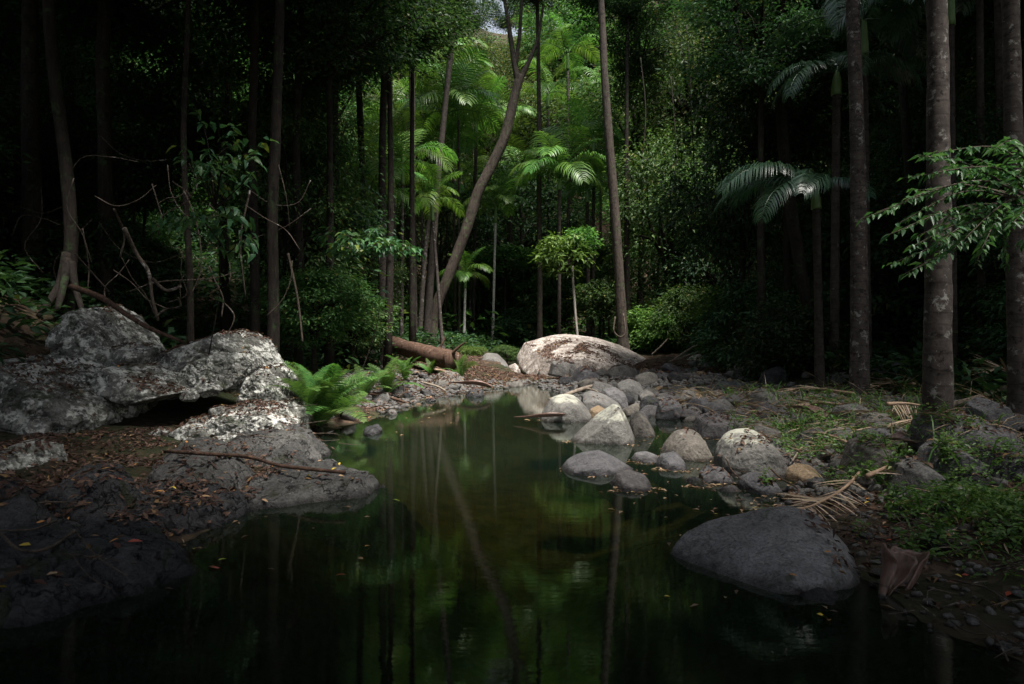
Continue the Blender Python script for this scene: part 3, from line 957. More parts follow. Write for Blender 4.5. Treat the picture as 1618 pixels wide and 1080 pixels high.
# --- gravel nobody could count
U1, T1 = ico(2)
acc = Acc()
for (n, yr, xf, sr) in ((4400, (5, 20), lambda y: (np.interp(y, RY, RX) - .4, np.interp(y, RY, RX) + 2.4 + .1 * y), (.02, .08)), (1500, (12, 19), lambda y: (-4, np.interp(y, LY, LX) + .15), (.02, .06)), (500, (2.6, 6), lambda y: (np.interp(y, RY, RX) - .1, np.interp(y, RY, RX) + .9), (.008, .03))):
    ys = RNG.uniform(*yr, n)
    lo = np.array([xf(y)[0] for y in ys])
    hi = np.array([xf(y)[1] for y in ys])
    xs = RNG.uniform(lo, hi)
    zs = terrain(xs, ys)
    ok = zs > -.05
    for x, y, z in zip(xs[ok], ys[ok], zs[ok]):
        s = RNG.uniform(*sr) * np.array([1, RNG.uniform(.6, 1), RNG.uniform(.45, .8)])
        a = RNG.uniform(0, 6.28)
        V = U1 * (1 + .18 * RNG.normal(size=(len(U1), 1))) * s
        V = np.stack([V[:, 0] * math.cos(a) - V[:, 1] * math.sin(a), V[:, 0] * math.sin(a) + V[:, 1] * math.cos(a), V[:, 2]], -1) + (x, y, z + s[2] * .3)
        acc.add(V, [T1])
tag(link('gravel', acc.mesh('gravel', M['rock_grey'], True)), 'small pebbles packed between the larger cobbles along the creek', 'gravel', kind='stuff')

# ------------------------------------------------------------------ trees
def crown_mesh(name, rx, ry, rz, clumps, per, L, W, seed, mat, shell=.5, droop=.25, flat=.55, hole=.15):
    rg = np.random.default_rng(seed)
    c = unit(rg.normal(size=(clumps, 3))) * (shell + (1 - shell) * rg.random((clumps, 1)) ** .6)
    c = c * (1 + .35 * fbm(c * 1.6 + seed, 3)[:, None])
    keep = fbm(c * 1.3 + seed * 2.1, 2) > -hole - .35
    c = c[keep] * np.array([rx, ry, rz])
    mean = (rx + ry + rz) / 3
    rc = mean * rg.uniform(.14, .30, len(c))
    idx = np.repeat(np.arange(len(c)), per)
    o = rg.normal(size=(len(idx), 3)) * np.array([1, 1, flat]) * .62
    b = c[idx] + o * rc[idx][:, None]
    out = unit(o * np.array([1, 1, .4]) + .5 * unit(c[idx]) * np.array([1, 1, .2]) + rg.normal(0, .5, (len(idx), 3)))
    out[:, 2] -= droop
    nrm = unit(np.array([0, 0, .8]) + rg.normal(0, .32, (len(idx), 3)) + .3 * unit(c[idx]) + .55 * unit(o))
    V, P = leaves(b, out, nrm, L * rg.uniform(.5, 1.5, len(idx)), W * rg.uniform(.6, 1.4, len(idx)), .12)
    me = make_mesh(name, V, P, mat)
    return me, c


def limb_mesh(name, c, foot, mat, seed, r0=.12, most=14):
    rg = np.random.default_rng(seed)
    acc = Acc()
    sel = rg.permutation(len(c))[:most]
    for i in sel:
        e = c[i]
        f = np.array([0, 0, foot + rg.uniform(0, .5) * abs(foot)])
        mid = f * .5 + e * .5 + rg.normal(0, .12, 3) * np.linalg.norm(e) + np.array([0, 0, .1 * np.linalg.norm(e)])
        P, r = smooth_path([f, mid, e], [r0 * rg.uniform(.5, 1), r0 * .4, r0 * .1], 7)
        acc.add(*tube(P, r, 5))
    return acc.mesh(name, mat, True)


# crown prototypes of unit-ish radius (1 x 1 x h), leaves stated for a radius of about 3 m
CROWN = {}


def proto(key, mat, h, clumps, per, L, W, seed, **kw):
    me, c = crown_mesh('crown', 1, 1, h, clumps, per, L, W, seed, mat, **kw)
    lm = limb_mesh('limb', c, -h * 1.0, M['bark_dark'], seed, .05)
    CROWN[key] = (me, lm)


proto('dark_a', M['leaf_dark'], .8, 100, 130, 0.06, 0.028, 1)
proto('dark_b', M['leaf_dark'], 1.1, 110, 120, 0.06, 0.027, 2)
proto('mid_a', M['leaf_mid'], .75, 105, 130, 0.056, 0.027, 3)
proto('mid_b', M['leaf_mid'], 1.2, 115, 120, 0.056, 0.027, 4)
proto('light_a', M['leaf_light'], .7, 70, 110, 0.07, 0.035, 5, shell=.4)
proto('sparse_light', M['leaf_light'], .8, 46, 26, .20, .085, 15, shell=.25)
proto('sparse_mid', M['leaf_mid'], .8, 70, 40, .13, .06, 16, shell=.3)
proto('olive_a', M['leaf_olive'], .8, 105, 130, 0.052, 0.024, 6)
proto('olive_b', M['leaf_olive'], 1.1, 110, 120, 0.052, 0.023, 7)
proto('canopy', M['leaf_dark'], .45, 130, 75, 0.075, 0.036, 8, shell=.15)
proto('bush', M['leaf_mid'], .75, 90, 120, 0.08, 0.04, 9, shell=.55)
proto('bush_dark', M['leaf_dark'], .8, 90, 120, 0.085, 0.04, 10, shell=.45)
proto('bush_light', M['leaf_light'], .7, 80, 110, 0.09, 0.042, 11, shell=.4)
proto('glossy', M['leaf_glossy'], .6, 55, 40, .17, .075, 12, shell=.3)

TRUNK_UNIT = {}
for key, mat in (('brown', M['bark_brown']), ('dark', M['bark_dark']), ('grey', M['bark_grey'])):
    vs = []
    for s in range(3):
        rg = np.random.default_rng(40 + s)
        pts = [(0, 0, -.03), (rg.normal(0, .012), rg.normal(0, .012), .3), (rg.normal(0, .02), rg.normal(0, .02), .65), (0, 0, 1)]
        P, r = smooth_path(pts, [1.25, .95, .8, .55], 22)
        r[:3] *= (1.45, 1.2, 1.06)
        T = P.copy()
        V, polys = tube(T, r * .5, 9, .14, s * 5)
        # radius is stored for a unit trunk (x,y scaled by thickness, z by height)
        cen = np.repeat(P, 9, axis=0)
        off = V - cen
        vs.append((cen, off, polys))
    TRUNK_UNIT[key] = (vs, mat)
_tc = {}


def trunk_unit(key, s, height, thick):
    """A trunk mesh for a rounded size class, shared among alike trees."""
    hh, tt = round(height), max(.08, round(thick / .06) * .06)
    kk = (key, s, hh, tt)
    if kk not in _tc:
        (vs, mat) = TRUNK_UNIT[key]
        cen, off, polys = vs[s]
        V = cen * np.array([hh * .6, hh * .6, hh]) + off * tt * np.array([1, 1, 0]) 
        _tc[kk] = make_mesh('trunk', V, polys, mat, True)
    return _tc[kk]


def forest_tree(x, y, h, cr, kind, label, group, bark='brown', name='tree', cat='tree', thick=None, cz=None, crown_z=1.0, rz=None):
    z = gz(x, y)
    t = thing(name, (x, y, z - .05), label, cat, group, RNG.uniform(0, 6.28) if rz is None else rz)
    thick = thick or .09 + .016 * h
    link('trunk', trunk_unit(bark, int(RNG.integers(3)), h, thick), t)
    me, lm = CROWN[kind]
    cz = cz if cz is not None else h * .95
    sc = (cr, cr * RNG.uniform(.85, 1.1), cr * crown_z)
    link('crown', me, t, (0, 0, cz), None, sc)
    link('limb', lm, t, (0, 0, cz), None, sc)
    return t


def bush(px, py, d, rx, kind, label, group=None, rzs=1.0, name='shrub', cat='shrub'):
    c = at(px, py, d)
    z = gz(c.x, c.y)
    me, lm = CROWN[kind]
    t = thing(name, (c.x, c.y, z - .03), label, cat, group, RNG.uniform(0, 6.28))
    hz = max(.1, c.z - z)
    link('crown', me, t, (0, 0, hz), None, (rx, rx, rx * rzs))
    P, r = smooth_path([(0, 0, -.05), (rx * .05, 0, hz * .5), (0, 0, hz)], [.02 + rx * .05, .015 + rx * .03, .01 + rx * .02], 8)
    V, polys = tube(P, r, 7, .1)
    link('stem', make_mesh('stem', V, polys, M['bark_dark'], True), t)
    link('limb', lm, t, (0, 0, hz), None, (rx, rx, rx * rzs))
    return t


def lean_tree(name, path, mat, label, cat='tree', group=None, sides=12, wob=.12, n=40, forks=(), crown=None, part='trunk'):
    """path: (px, py, distance, width px) from the foot up."""
    pts = [at(px, py, d) for px, py, d, w in path]
    rad = [w * d / F / 2 for px, py, d, w in path]
    base = Vector((pts[0].x, pts[0].y, min(pts[0].z, gz(pts[0].x, pts[0].y)) - .05))
    pts[0] = base.copy()
    t = thing(name, base, label, cat, group)
    P, r = smooth_path([p - base for p in pts], rad, n)
    r[:4] *= np.array([1.5, 1.25, 1.12, 1.04])
    link(part, make_mesh(part, *tube(P, r, sides, wob, RNG.uniform(0, 9)), mat, True), t)
    for f in forks:
        fp = [at(px, py, d) - base for px, py, d, w in f]
        fr = [w * d / F / 2 for px, py, d, w in f]
        P, r = smooth_path(fp, fr, 16)
        link('limb', make_mesh('limb', *tube(P, r, 8, .1), mat, True), t)
    if crown:
        for (px, py, d, cr, kind) in crown:
            me, lm = CROWN[kind]
            c = at(px, py, d) - base
            link('crown', me, t, c, (0, 0, RNG.uniform(0, 6)), cr)
            link('limb', lm, t, c, (0, 0, 0), cr)
    return t


# --- palms
def frond_mesh(name, mat, a0, a1, pairs, ll, lw, droop, seed, twist=0.0, shape=.75, start=.12, rach=.011, fwd=.55):
    rg = np.random.default_rng(seed)
    t = np.linspace(0, 1, 40)
    ang = a0 + (a1 - a0) * t ** 1.25
    dx, dz = np.cos(ang), np.sin(ang)
    x = np.concatenate([[0], np.cumsum((dx[1:] + dx[:-1]) / 2)]) / 39
    z = np.concatenate([[0], np.cumsum((dz[1:] + dz[:-1]) / 2)]) / 39
    y = .06 * twist * t ** 2
    P = np.stack([x, y + 0 * x, z], -1)
    r = rach * (1 - .85 * t)
    acc = Acc()
    acc.add(*tube(P[::3], r[::3], 5))
    tt = np.repeat(np.linspace(start, .995, pairs), 2)
    sd = np.tile([1.0, -1.0], pairs)
    tt = np.clip(tt + rg.normal(0, .004, len(tt)), 0, 1)
    b = np.stack([np.interp(tt, t, P[:, i]) for i in range(3)], -1)
    a = np.interp(tt, t, ang)
    tan = np.stack([np.cos(a), 0 * a, np.sin(a)], -1)
    up = np.stack([-np.sin(a), 0 * a, np.cos(a)], -1)
    side = np.array([0, 1, 0]) * sd[:, None]
    L = ll * (np.sin(math.pi * np.clip(.10 + .86 * (tt - start) / (1 - start), 0, 1)) ** shape + .12) * rg.uniform(.88, 1.1, len(tt))
    fw = (fwd * (.6 + .8 * tt))[:, None]
    d1 = unit(tan * fw + side + up * (.18 + rg.normal(0, .06, len(tt)))[:, None])
    d2 = unit(d1 + np.array([0, 0, -1.0]) * (droop * rg.uniform(.7, 1.3, len(tt)))[:, None])
    d3 = unit(d2 + np.array([0, 0, -1.0]) * (droop * 1.2 * rg.uniform(.7, 1.3, len(tt)))[:, None])
    w = unit(np.cross(d1, up)) * lw
    L_ = L[:, None]
    p0, p1, p2, p3 = b, b + d1 * L_ * .35, b + d1 * L_ * .35 + d2 * L_ * .35, b + d1 * L_ * .35 + d2 * L_ * .35 + d3 * L_ * .3
    V = np.stack([p0 - w * .25, p0 + w * .25, p1 - w * .5, p1 + w * .5, p2 - w * .4, p2 + w * .4, p3], 1).reshape(-1, 3)
    i = np.arange(len(tt))[:, None] * 7
    acc.add(V, [np.concatenate([i + [0, 1, 3, 2], i + [2, 3, 5, 4]]), i + [4, 5, 6]])
    return acc.mesh(name, mat)


FROND = {
    'palm_leaf': [frond_mesh('frond', M['palm_leaf'], a0, a1, 27, .31, .021, dr, 3 + i) for i, (a0, a1, dr) in enumerate(((1.25, -.45, .5), (1.0, -.95, .6), (.6, -1.25, .7), (1.42, .35, .35)))],
    'palm_leaf_dark': [frond_mesh('frond', M['palm_leaf_dark'], a0, a1, 50, .28, .012, dr, 13 + i) for i, (a0, a1, dr) in enumerate(((1.0, -.5, .6), (.7, -1.0, .8), (.35, -1.25, .9), (1.25, .1, .5)))],
}


def palm(base, top, rb, rt, label, group=None, fronds=9, flen=2.4, mat='palm_bark', leaf='palm_leaf', shaft=.8, tilt=(.0, 1.0), rings=60, az0=None, custom=None, name='palm_tree', sag=None, sides=14):
    base = Vector(base)
    top = Vector(top)
    t = thing(name, base, label, 'palm', group)
    mid = (top - base) * .5 + Vector(sag or (0, 0, 0))
    P, r = smooth_path([(0, 0, -.15), mid, top - base], [rb, (rb + rt) * .46, rt], rings)
    s = np.linspace(0, 1, rings)
    r = r * (1 + .5 * np.exp(-s * (top - base).length / .25))
    V, polys = tube(P, r, sides, .07, RNG.uniform(0, 9))
    link('trunk', make_mesh('trunk', V, polys, M[mat], True), t)
    if fronds or custom:
        ax = (top - base).normalized()
        c0 = top - base
        P, r = smooth_path([c0, c0 + ax * shaft * .5, c0 + ax * shaft], [rt * 1.35, rt * 1.2, rt * .6], 10)
        link('crownshaft', make_mesh('crownshaft', *tube(P, r, 10), M['crownshaft'], True), t)
        apex = c0 + ax * shaft * .92
        az = RNG.uniform(0, 6.28) if az0 is None else az0
        lst = custom
        if lst is None:
            lst = []
            for i in range(fronds):
                u = i / max(1, fronds - 1)
                lst.append((az + i * 2.4, flen * RNG.uniform(.85, 1.1), int(np.clip(round((1 - u) * 2.6 + RNG.normal(0, .3)), 0, 2)) if u < .72 else 3))
        for (a, L, v) in lst:
            link('frond', FROND[leaf][v % 4], t, apex, (RNG.normal(0, .2), RNG.normal(0, .12), a), L)
    return t


def palm_px(px0, py0, d, px1, py1, wb, wt, label, **kw):
    b = at(px0, py0, d)
    b.z = gz(b.x, b.y) - .02
    tp = at(px1, py1, d)
    return palm(b, tp, wb * d / F / 2, wt * d / F / 2, label, **kw)


# near bank palms
palm_px(1481, 690, 6.5, 1474, -420, 44, 24, 'thick mottled grey palm trunk rising beside the dim blue-grey boulder', fronds=9, flen=2.6, leaf='palm_leaf_dark', rings=110, sides=22, sag=(.03, 0, 0))
palm_px(1359, 610, 11.4, 1334, -250, 29, 17, 'tall slightly curved palm with grey blotched trunk over the grassy patch', fronds=8, flen=2.8, leaf='palm_leaf_dark', rings=100, sides=18, sag=(.08, 0, 0))
palm_px(1612, 610, 8.0, 1590, -300, 30, 24, 'grey palm trunk seen above the overhanging leafy branch', fronds=8, flen=2.5, leaf='palm_leaf_dark', rings=90, sides=16)
palm_px(1372, 596, 13.5, 1366, 90, 13, 10, 'slim grey palm trunk standing just behind the tall curved palm', fronds=8, flen=2.2, leaf='palm_leaf_dark', mat='palm_bark_dark')
palm_px(1507, 606, 11.5, 1502, 40, 14, 11, 'slim dim palm trunk right behind the thick mottled palm', fronds=7, flen=2.2, leaf='palm_leaf_dark', mat='palm_bark_dark')
palm_px(1552, 600, 12.5, 1548, -60, 13, 10, 'dark slender palm trunk between the thick mottled palm and edge palm', fronds=7, flen=2.2, leaf='palm_leaf_dark', mat='palm_bark_dark')
palm_px(1588, 590, 14.0, 1575, -60, 12, 10, 'dark thin palm trunk deep in the shaded grove', fronds=7, flen=2.2, leaf='palm_leaf_dark', mat='palm_bark_dark')
# the arching fronds over the dark gap
b = at(1296, 590, 12.6)
b.z = gz(b.x, b.y)
palm(b, at(1290, 330, 12.6), .09, .07, 'short shaded palm with long silvery fronds arching over the dark gap', fronds=0, leaf='palm_leaf_dark', mat='palm_bark_dark', shaft=.35,
     custom=[(3.1, 2.05, 1), (3.4, 2.2, 1), (2.85, 2.0, 2), (3.7, 1.9, 2), (4.3, 1.7, 2), (5.0, 1.4, 2), (2.5, 1.8, 1), (1.6, 1.6, 0)])
b = at(1318, 585, 14)
b.z = gz(b.x, b.y)
palm(b, at(1322, 150, 14), .10, .08, 'shaded palm with drooping dark fronds behind the tall curved palm', fronds=0, leaf='palm_leaf_dark', mat='palm_bark_dark', shaft=.5,
     custom=[(3.2, 1.7, 1), (3.6, 1.8, 2), (2.7, 1.5, 2), (.1, 1.7, 2), (-.4, 1.8, 1), (4.6, 1.6, 2), (1.2, 1.6, 0), (5.4, 1.5, 2)])

# palms and trunks up the creek
palm_px(605, 578, 19.0, 618, -150, 14, 10, 'tall dark palm trunk at the water side of the fallen log', mat='palm_bark_dark', fronds=9, flen=2.6, rings=80, sag=(-.12, 0, 0))
palm_px(672, 545, 27, 722, -6, 13, 8, 'slender slanting palm whose trunk crosses the leaning brown tree', mat='palm_bark_dark', fronds=9, flen=2.6, rings=70, sag=(-.1, 0, 0))
palm_px(654, 548, 26, 650, 40, 12, 9, 'straight reddish-brown palm trunk behind the fallen log', mat='palm_bark_dark', fronds=8, flen=2.4)
palm_px(662, 545, 30, 702, 205, 8, 6, 'feathery palm with bright arching crown beside the slanting palm', fronds=13, flen=3.1, sag=(-.2, 0, 0))
palm_px(634, 550, 24, 636, 292, 7, 5, 'small palm with pale drooping fronds next to the tall dark trunk', fronds=10, flen=2.2)
palm_px(778, 556, 31, 783, 352, 4.5, 4, 'thin white-trunked palm with bright fan of fronds in mid forest', mat='palm_bark_pale', fronds=10, flen=2.0, shaft=.8)
palm_px(733, 552, 30, 735, 455, 5, 4, 'short white-trunked palm with pale yellowish fronds', mat='palm_bark_pale', fronds=9, flen=1.6, shaft=.5)
palm_px(883, 528, 28, 884, 300, 7, 6, 'palm with wide dark-hearted crown of bright fronds above the huge boulder', mat='palm_bark_dark', fronds=15, flen=2.6, shaft=.5)
palm_px(930, 535, 30, 928, 320, 7, 6, 'dark double palm trunk beyond the huge boulder, hung with yellow fronds', mat='palm_bark_dark', fronds=9, flen=1.8, shaft=.5)
palm_px(937, 535, 30.5, 938, 240, 5, 5, 'thinner companion of the dark double trunk beyond the huge boulder', mat='palm_bark_dark', fronds=7, flen=2.0)
palm_px(720, 548, 33, 716, 250, 5, 4, 'thin dark palm among the white-trunked palms', mat='palm_bark_dark', fronds=8, flen=2.2)
palm_px(580, 560, 22, 585, 350, 9, 7, 'dim palm with upright green fronds behind the tall dark trunk', mat='palm_bark_dark', fronds=9, flen=2.0)
palm_px(742, 552, 36, 745, 300, 4, 3.5, 'faint slim palm deep between the leaning tree and white trunks', mat='palm_bark', fronds=8, flen=2.0)
palm_px(693, 550, 34, 690, 330, 4, 4, 'slim palm trunk hidden behind the leaning brown tree foot', mat='palm_bark', fronds=8, flen=2.0)

palm_px(748, 548, 34, 752, 215, 5, 5, 'distant palm with open feathery crown seen past the leaning tree', mat='palm_bark_dark', fronds=12, flen=2.8)
palm_px(596, 556, 25, 592, 318, 7, 6, 'palm with yellow-green arching fronds close behind the tall dark trunk', mat='palm_bark_dark', fronds=11, flen=2.2)
palm_px(822, 545, 37, 824, 300, 5, 4, 'distant palm glowing green between the leaning tree and light-brown tree', mat='palm_bark_dark', fronds=12, flen=2.6)
palm_px(962, 540, 32, 966, 310, 5, 4, 'palm with bright hanging fronds half behind the stout dark tree', mat='palm_bark_dark', fronds=11, flen=2.2)
palm_px(700, 550, 25.5, 684, 350, 6, 5, 'young palm with drooping yellowish fronds before the leaning tree foot', mat='palm_bark', fronds=10, flen=1.6)
for i, (px, d, top, w) in enumerate(((618, 27, 120, 6), (628, 31, 190, 5), (645, 35, 90, 5), (668, 33, 150, 5), (704, 36, 110, 4.5), (726, 31, 190, 4.5), (758, 37, 140, 4), (806, 40, 210, 4), (868, 35, 170, 5), (898, 33, 110, 5), (948, 36, 160, 5))):
    palm_px(px, 548, d, px + RNG.normal(0, 9), top, w, w * .85, 'slim palm in the crowded sunlit stand up the creek', group='slim palms of the sunlit stand up the creek', mat='palm_bark_dark' if i % 3 else 'palm_bark', fronds=8, flen=RNG.uniform(2.0, 2.8), rings=30, sides=8)
lean_tree('tree', [(681, 545, 28, 22), (685, 498, 28, 18), (709, 435, 28, 17), (736, 364, 28, 17), (755, 305, 28, 17), (777, 261, 28, 16), (798, 213, 28, 15), (816, 140, 28, 14), (822, 118, 28, 13)], M['bark_brown'],
          'leaning brown tree with a kinked trunk forking high over the creek', sides=16, n=70, wob=.16,
          forks=[[(819, 130, 28, 11), (812, 95, 28, 9), (804, 40, 28, 7), (792, -30, 28, 5)], [(822, 125, 28, 10), (835, 98, 28, 8), (841, 85, 28, 7)], [(815, 105, 28, 7), (822, 40, 28, 6), (826, -40, 28, 5)], [(835, 98, 28, 6), (850, 60, 28, 5), (858, 10, 28, 4)]],
          crown=[(800, -90, 28, 2.3, 'olive_a'), (850, -60, 28.6, 1.8, 'olive_b')])
lean_tree('tree', [(985, 548, 25, 20), (981, 480, 25, 16), (974, 370, 25, 15), (964, 240, 25, 14), (956, 130, 25, 12), (950, 0, 25, 10), (945, -120, 25, 9)], M['bark_brown'],
          'stout dark tree with a looping vine at its foot behind the huge boulder', sides=14, n=60, crown=[(960, -170, 27, 2.3, 'mid_a'), (1010, 70, 28, 1.6, 'dark_a')])
lean_tree('tree', [(852, 532, 29, 10), (853, 450, 29, 8), (852, 350, 29, 8), (852, 200, 29, 7), (850, 60, 29, 6), (848, -40, 29, 6)], M['bark_brown'],
          'straight light-brown tree rising at the blunt end of the huge boulder', crown=[(840, -110, 30, 1.7, 'mid_b')])
lean_tree('tree', [(916, 530, 26, 5), (910, 505, 26, 4), (906, 450, 26, 4), (905, 420, 26, 3)], M['bark_pale'],
          'pale curved sapling with yellow-green leaves behind the huge boulder', crown=[(893, 402, 26, 1.05, 'sparse_light'), (915, 378, 26.4, .7, 'sparse_light')])
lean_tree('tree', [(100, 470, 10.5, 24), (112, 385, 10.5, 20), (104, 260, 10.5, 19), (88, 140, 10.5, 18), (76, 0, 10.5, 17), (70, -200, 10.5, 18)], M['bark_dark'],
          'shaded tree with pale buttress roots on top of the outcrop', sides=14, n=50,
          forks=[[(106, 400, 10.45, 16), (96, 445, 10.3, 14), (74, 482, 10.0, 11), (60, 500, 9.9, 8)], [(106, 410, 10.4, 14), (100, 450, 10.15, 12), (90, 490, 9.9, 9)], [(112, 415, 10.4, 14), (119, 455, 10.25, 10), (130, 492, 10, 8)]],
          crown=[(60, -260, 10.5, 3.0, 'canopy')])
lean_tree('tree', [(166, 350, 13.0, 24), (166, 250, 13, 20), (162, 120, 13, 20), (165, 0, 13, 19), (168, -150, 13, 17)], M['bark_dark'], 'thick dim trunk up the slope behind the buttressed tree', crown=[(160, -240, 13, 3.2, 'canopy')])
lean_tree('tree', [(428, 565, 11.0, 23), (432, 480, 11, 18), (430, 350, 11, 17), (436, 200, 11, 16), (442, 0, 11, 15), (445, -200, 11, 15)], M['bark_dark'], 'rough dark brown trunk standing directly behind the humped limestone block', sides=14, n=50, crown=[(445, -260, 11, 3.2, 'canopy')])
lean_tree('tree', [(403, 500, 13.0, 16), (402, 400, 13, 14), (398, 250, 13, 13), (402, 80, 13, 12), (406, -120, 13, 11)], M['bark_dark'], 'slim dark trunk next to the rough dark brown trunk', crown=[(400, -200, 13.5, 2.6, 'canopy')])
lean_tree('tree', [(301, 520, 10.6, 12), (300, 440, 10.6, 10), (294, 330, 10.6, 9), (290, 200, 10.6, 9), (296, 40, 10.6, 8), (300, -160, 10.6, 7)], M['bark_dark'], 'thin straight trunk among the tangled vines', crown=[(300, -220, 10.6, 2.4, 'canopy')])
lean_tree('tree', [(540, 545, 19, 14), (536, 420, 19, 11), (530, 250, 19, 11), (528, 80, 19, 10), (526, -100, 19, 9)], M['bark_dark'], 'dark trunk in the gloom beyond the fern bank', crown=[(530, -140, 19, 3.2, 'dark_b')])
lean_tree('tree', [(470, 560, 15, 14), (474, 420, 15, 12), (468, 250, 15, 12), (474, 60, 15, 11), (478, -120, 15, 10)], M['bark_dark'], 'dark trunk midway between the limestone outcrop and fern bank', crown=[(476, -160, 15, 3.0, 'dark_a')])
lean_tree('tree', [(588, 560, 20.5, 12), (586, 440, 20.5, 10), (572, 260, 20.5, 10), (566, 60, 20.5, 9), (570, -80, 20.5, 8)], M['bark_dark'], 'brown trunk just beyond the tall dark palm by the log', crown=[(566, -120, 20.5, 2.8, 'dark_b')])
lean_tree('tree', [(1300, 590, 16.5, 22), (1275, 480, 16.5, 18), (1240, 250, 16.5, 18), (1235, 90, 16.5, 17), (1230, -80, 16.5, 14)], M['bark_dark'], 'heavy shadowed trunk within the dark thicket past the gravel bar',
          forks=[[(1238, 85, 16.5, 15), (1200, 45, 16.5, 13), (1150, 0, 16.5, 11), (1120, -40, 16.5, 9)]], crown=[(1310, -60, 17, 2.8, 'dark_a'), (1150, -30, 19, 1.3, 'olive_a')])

# --- shaped masses of foliage that the photo shows, each a tree or a shrub of its own
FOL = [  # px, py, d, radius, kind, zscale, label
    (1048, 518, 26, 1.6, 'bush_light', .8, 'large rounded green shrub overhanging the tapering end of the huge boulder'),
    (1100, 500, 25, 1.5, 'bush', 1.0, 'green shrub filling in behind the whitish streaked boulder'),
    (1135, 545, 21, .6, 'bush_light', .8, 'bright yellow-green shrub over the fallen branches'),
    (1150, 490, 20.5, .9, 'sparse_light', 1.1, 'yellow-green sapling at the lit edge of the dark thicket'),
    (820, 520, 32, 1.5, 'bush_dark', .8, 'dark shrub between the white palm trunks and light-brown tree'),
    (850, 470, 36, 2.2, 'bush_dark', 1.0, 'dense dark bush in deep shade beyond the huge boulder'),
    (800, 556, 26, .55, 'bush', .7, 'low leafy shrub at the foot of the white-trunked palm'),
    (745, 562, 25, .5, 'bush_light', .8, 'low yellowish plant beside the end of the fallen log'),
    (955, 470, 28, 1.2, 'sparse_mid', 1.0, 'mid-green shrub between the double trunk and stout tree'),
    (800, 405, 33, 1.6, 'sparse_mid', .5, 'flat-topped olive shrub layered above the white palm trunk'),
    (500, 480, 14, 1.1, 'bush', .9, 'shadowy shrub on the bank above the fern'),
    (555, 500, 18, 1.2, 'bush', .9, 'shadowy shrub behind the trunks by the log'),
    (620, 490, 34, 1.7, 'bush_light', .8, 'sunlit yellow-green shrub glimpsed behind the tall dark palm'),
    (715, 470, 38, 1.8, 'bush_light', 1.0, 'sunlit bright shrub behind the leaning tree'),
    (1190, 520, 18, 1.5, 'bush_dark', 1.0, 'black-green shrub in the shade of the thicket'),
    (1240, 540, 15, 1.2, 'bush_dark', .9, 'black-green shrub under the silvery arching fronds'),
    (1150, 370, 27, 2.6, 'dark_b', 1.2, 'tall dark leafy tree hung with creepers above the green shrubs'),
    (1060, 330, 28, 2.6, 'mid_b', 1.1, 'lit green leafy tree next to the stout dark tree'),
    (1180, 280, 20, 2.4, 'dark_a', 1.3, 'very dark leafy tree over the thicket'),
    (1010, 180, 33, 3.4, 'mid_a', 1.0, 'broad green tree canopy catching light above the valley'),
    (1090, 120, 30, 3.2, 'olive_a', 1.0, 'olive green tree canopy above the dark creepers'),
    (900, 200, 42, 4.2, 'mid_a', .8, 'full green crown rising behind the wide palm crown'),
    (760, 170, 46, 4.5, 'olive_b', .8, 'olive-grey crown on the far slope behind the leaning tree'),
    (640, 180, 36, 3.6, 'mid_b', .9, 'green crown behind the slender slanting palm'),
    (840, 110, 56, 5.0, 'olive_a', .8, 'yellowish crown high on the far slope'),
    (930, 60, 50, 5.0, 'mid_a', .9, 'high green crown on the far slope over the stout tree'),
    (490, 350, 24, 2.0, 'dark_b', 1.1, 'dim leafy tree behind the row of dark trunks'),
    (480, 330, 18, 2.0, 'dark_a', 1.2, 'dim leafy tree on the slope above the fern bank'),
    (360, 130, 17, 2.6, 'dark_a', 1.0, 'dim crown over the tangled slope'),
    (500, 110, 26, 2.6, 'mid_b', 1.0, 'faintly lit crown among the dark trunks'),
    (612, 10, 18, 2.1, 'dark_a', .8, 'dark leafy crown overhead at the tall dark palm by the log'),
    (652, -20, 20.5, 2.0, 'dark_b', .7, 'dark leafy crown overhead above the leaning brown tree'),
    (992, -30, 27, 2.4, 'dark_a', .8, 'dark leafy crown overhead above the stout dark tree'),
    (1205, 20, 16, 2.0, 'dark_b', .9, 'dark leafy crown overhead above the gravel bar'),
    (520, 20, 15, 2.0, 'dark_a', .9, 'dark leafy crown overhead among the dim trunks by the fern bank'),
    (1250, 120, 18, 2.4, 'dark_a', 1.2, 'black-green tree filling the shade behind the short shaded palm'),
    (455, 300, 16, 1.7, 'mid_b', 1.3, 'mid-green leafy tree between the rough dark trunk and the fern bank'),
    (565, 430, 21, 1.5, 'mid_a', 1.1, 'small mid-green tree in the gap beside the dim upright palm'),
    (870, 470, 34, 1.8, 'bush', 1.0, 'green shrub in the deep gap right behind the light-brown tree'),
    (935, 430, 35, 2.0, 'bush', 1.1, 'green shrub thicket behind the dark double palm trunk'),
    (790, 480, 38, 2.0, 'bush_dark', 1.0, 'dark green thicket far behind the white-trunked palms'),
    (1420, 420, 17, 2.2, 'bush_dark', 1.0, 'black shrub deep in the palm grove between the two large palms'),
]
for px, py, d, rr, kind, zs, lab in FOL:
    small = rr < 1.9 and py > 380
    bush(px, py, d, rr, kind, lab, None, zs, 'shrub' if small else 'leafy_tree', 'shrub' if small else 'tree')

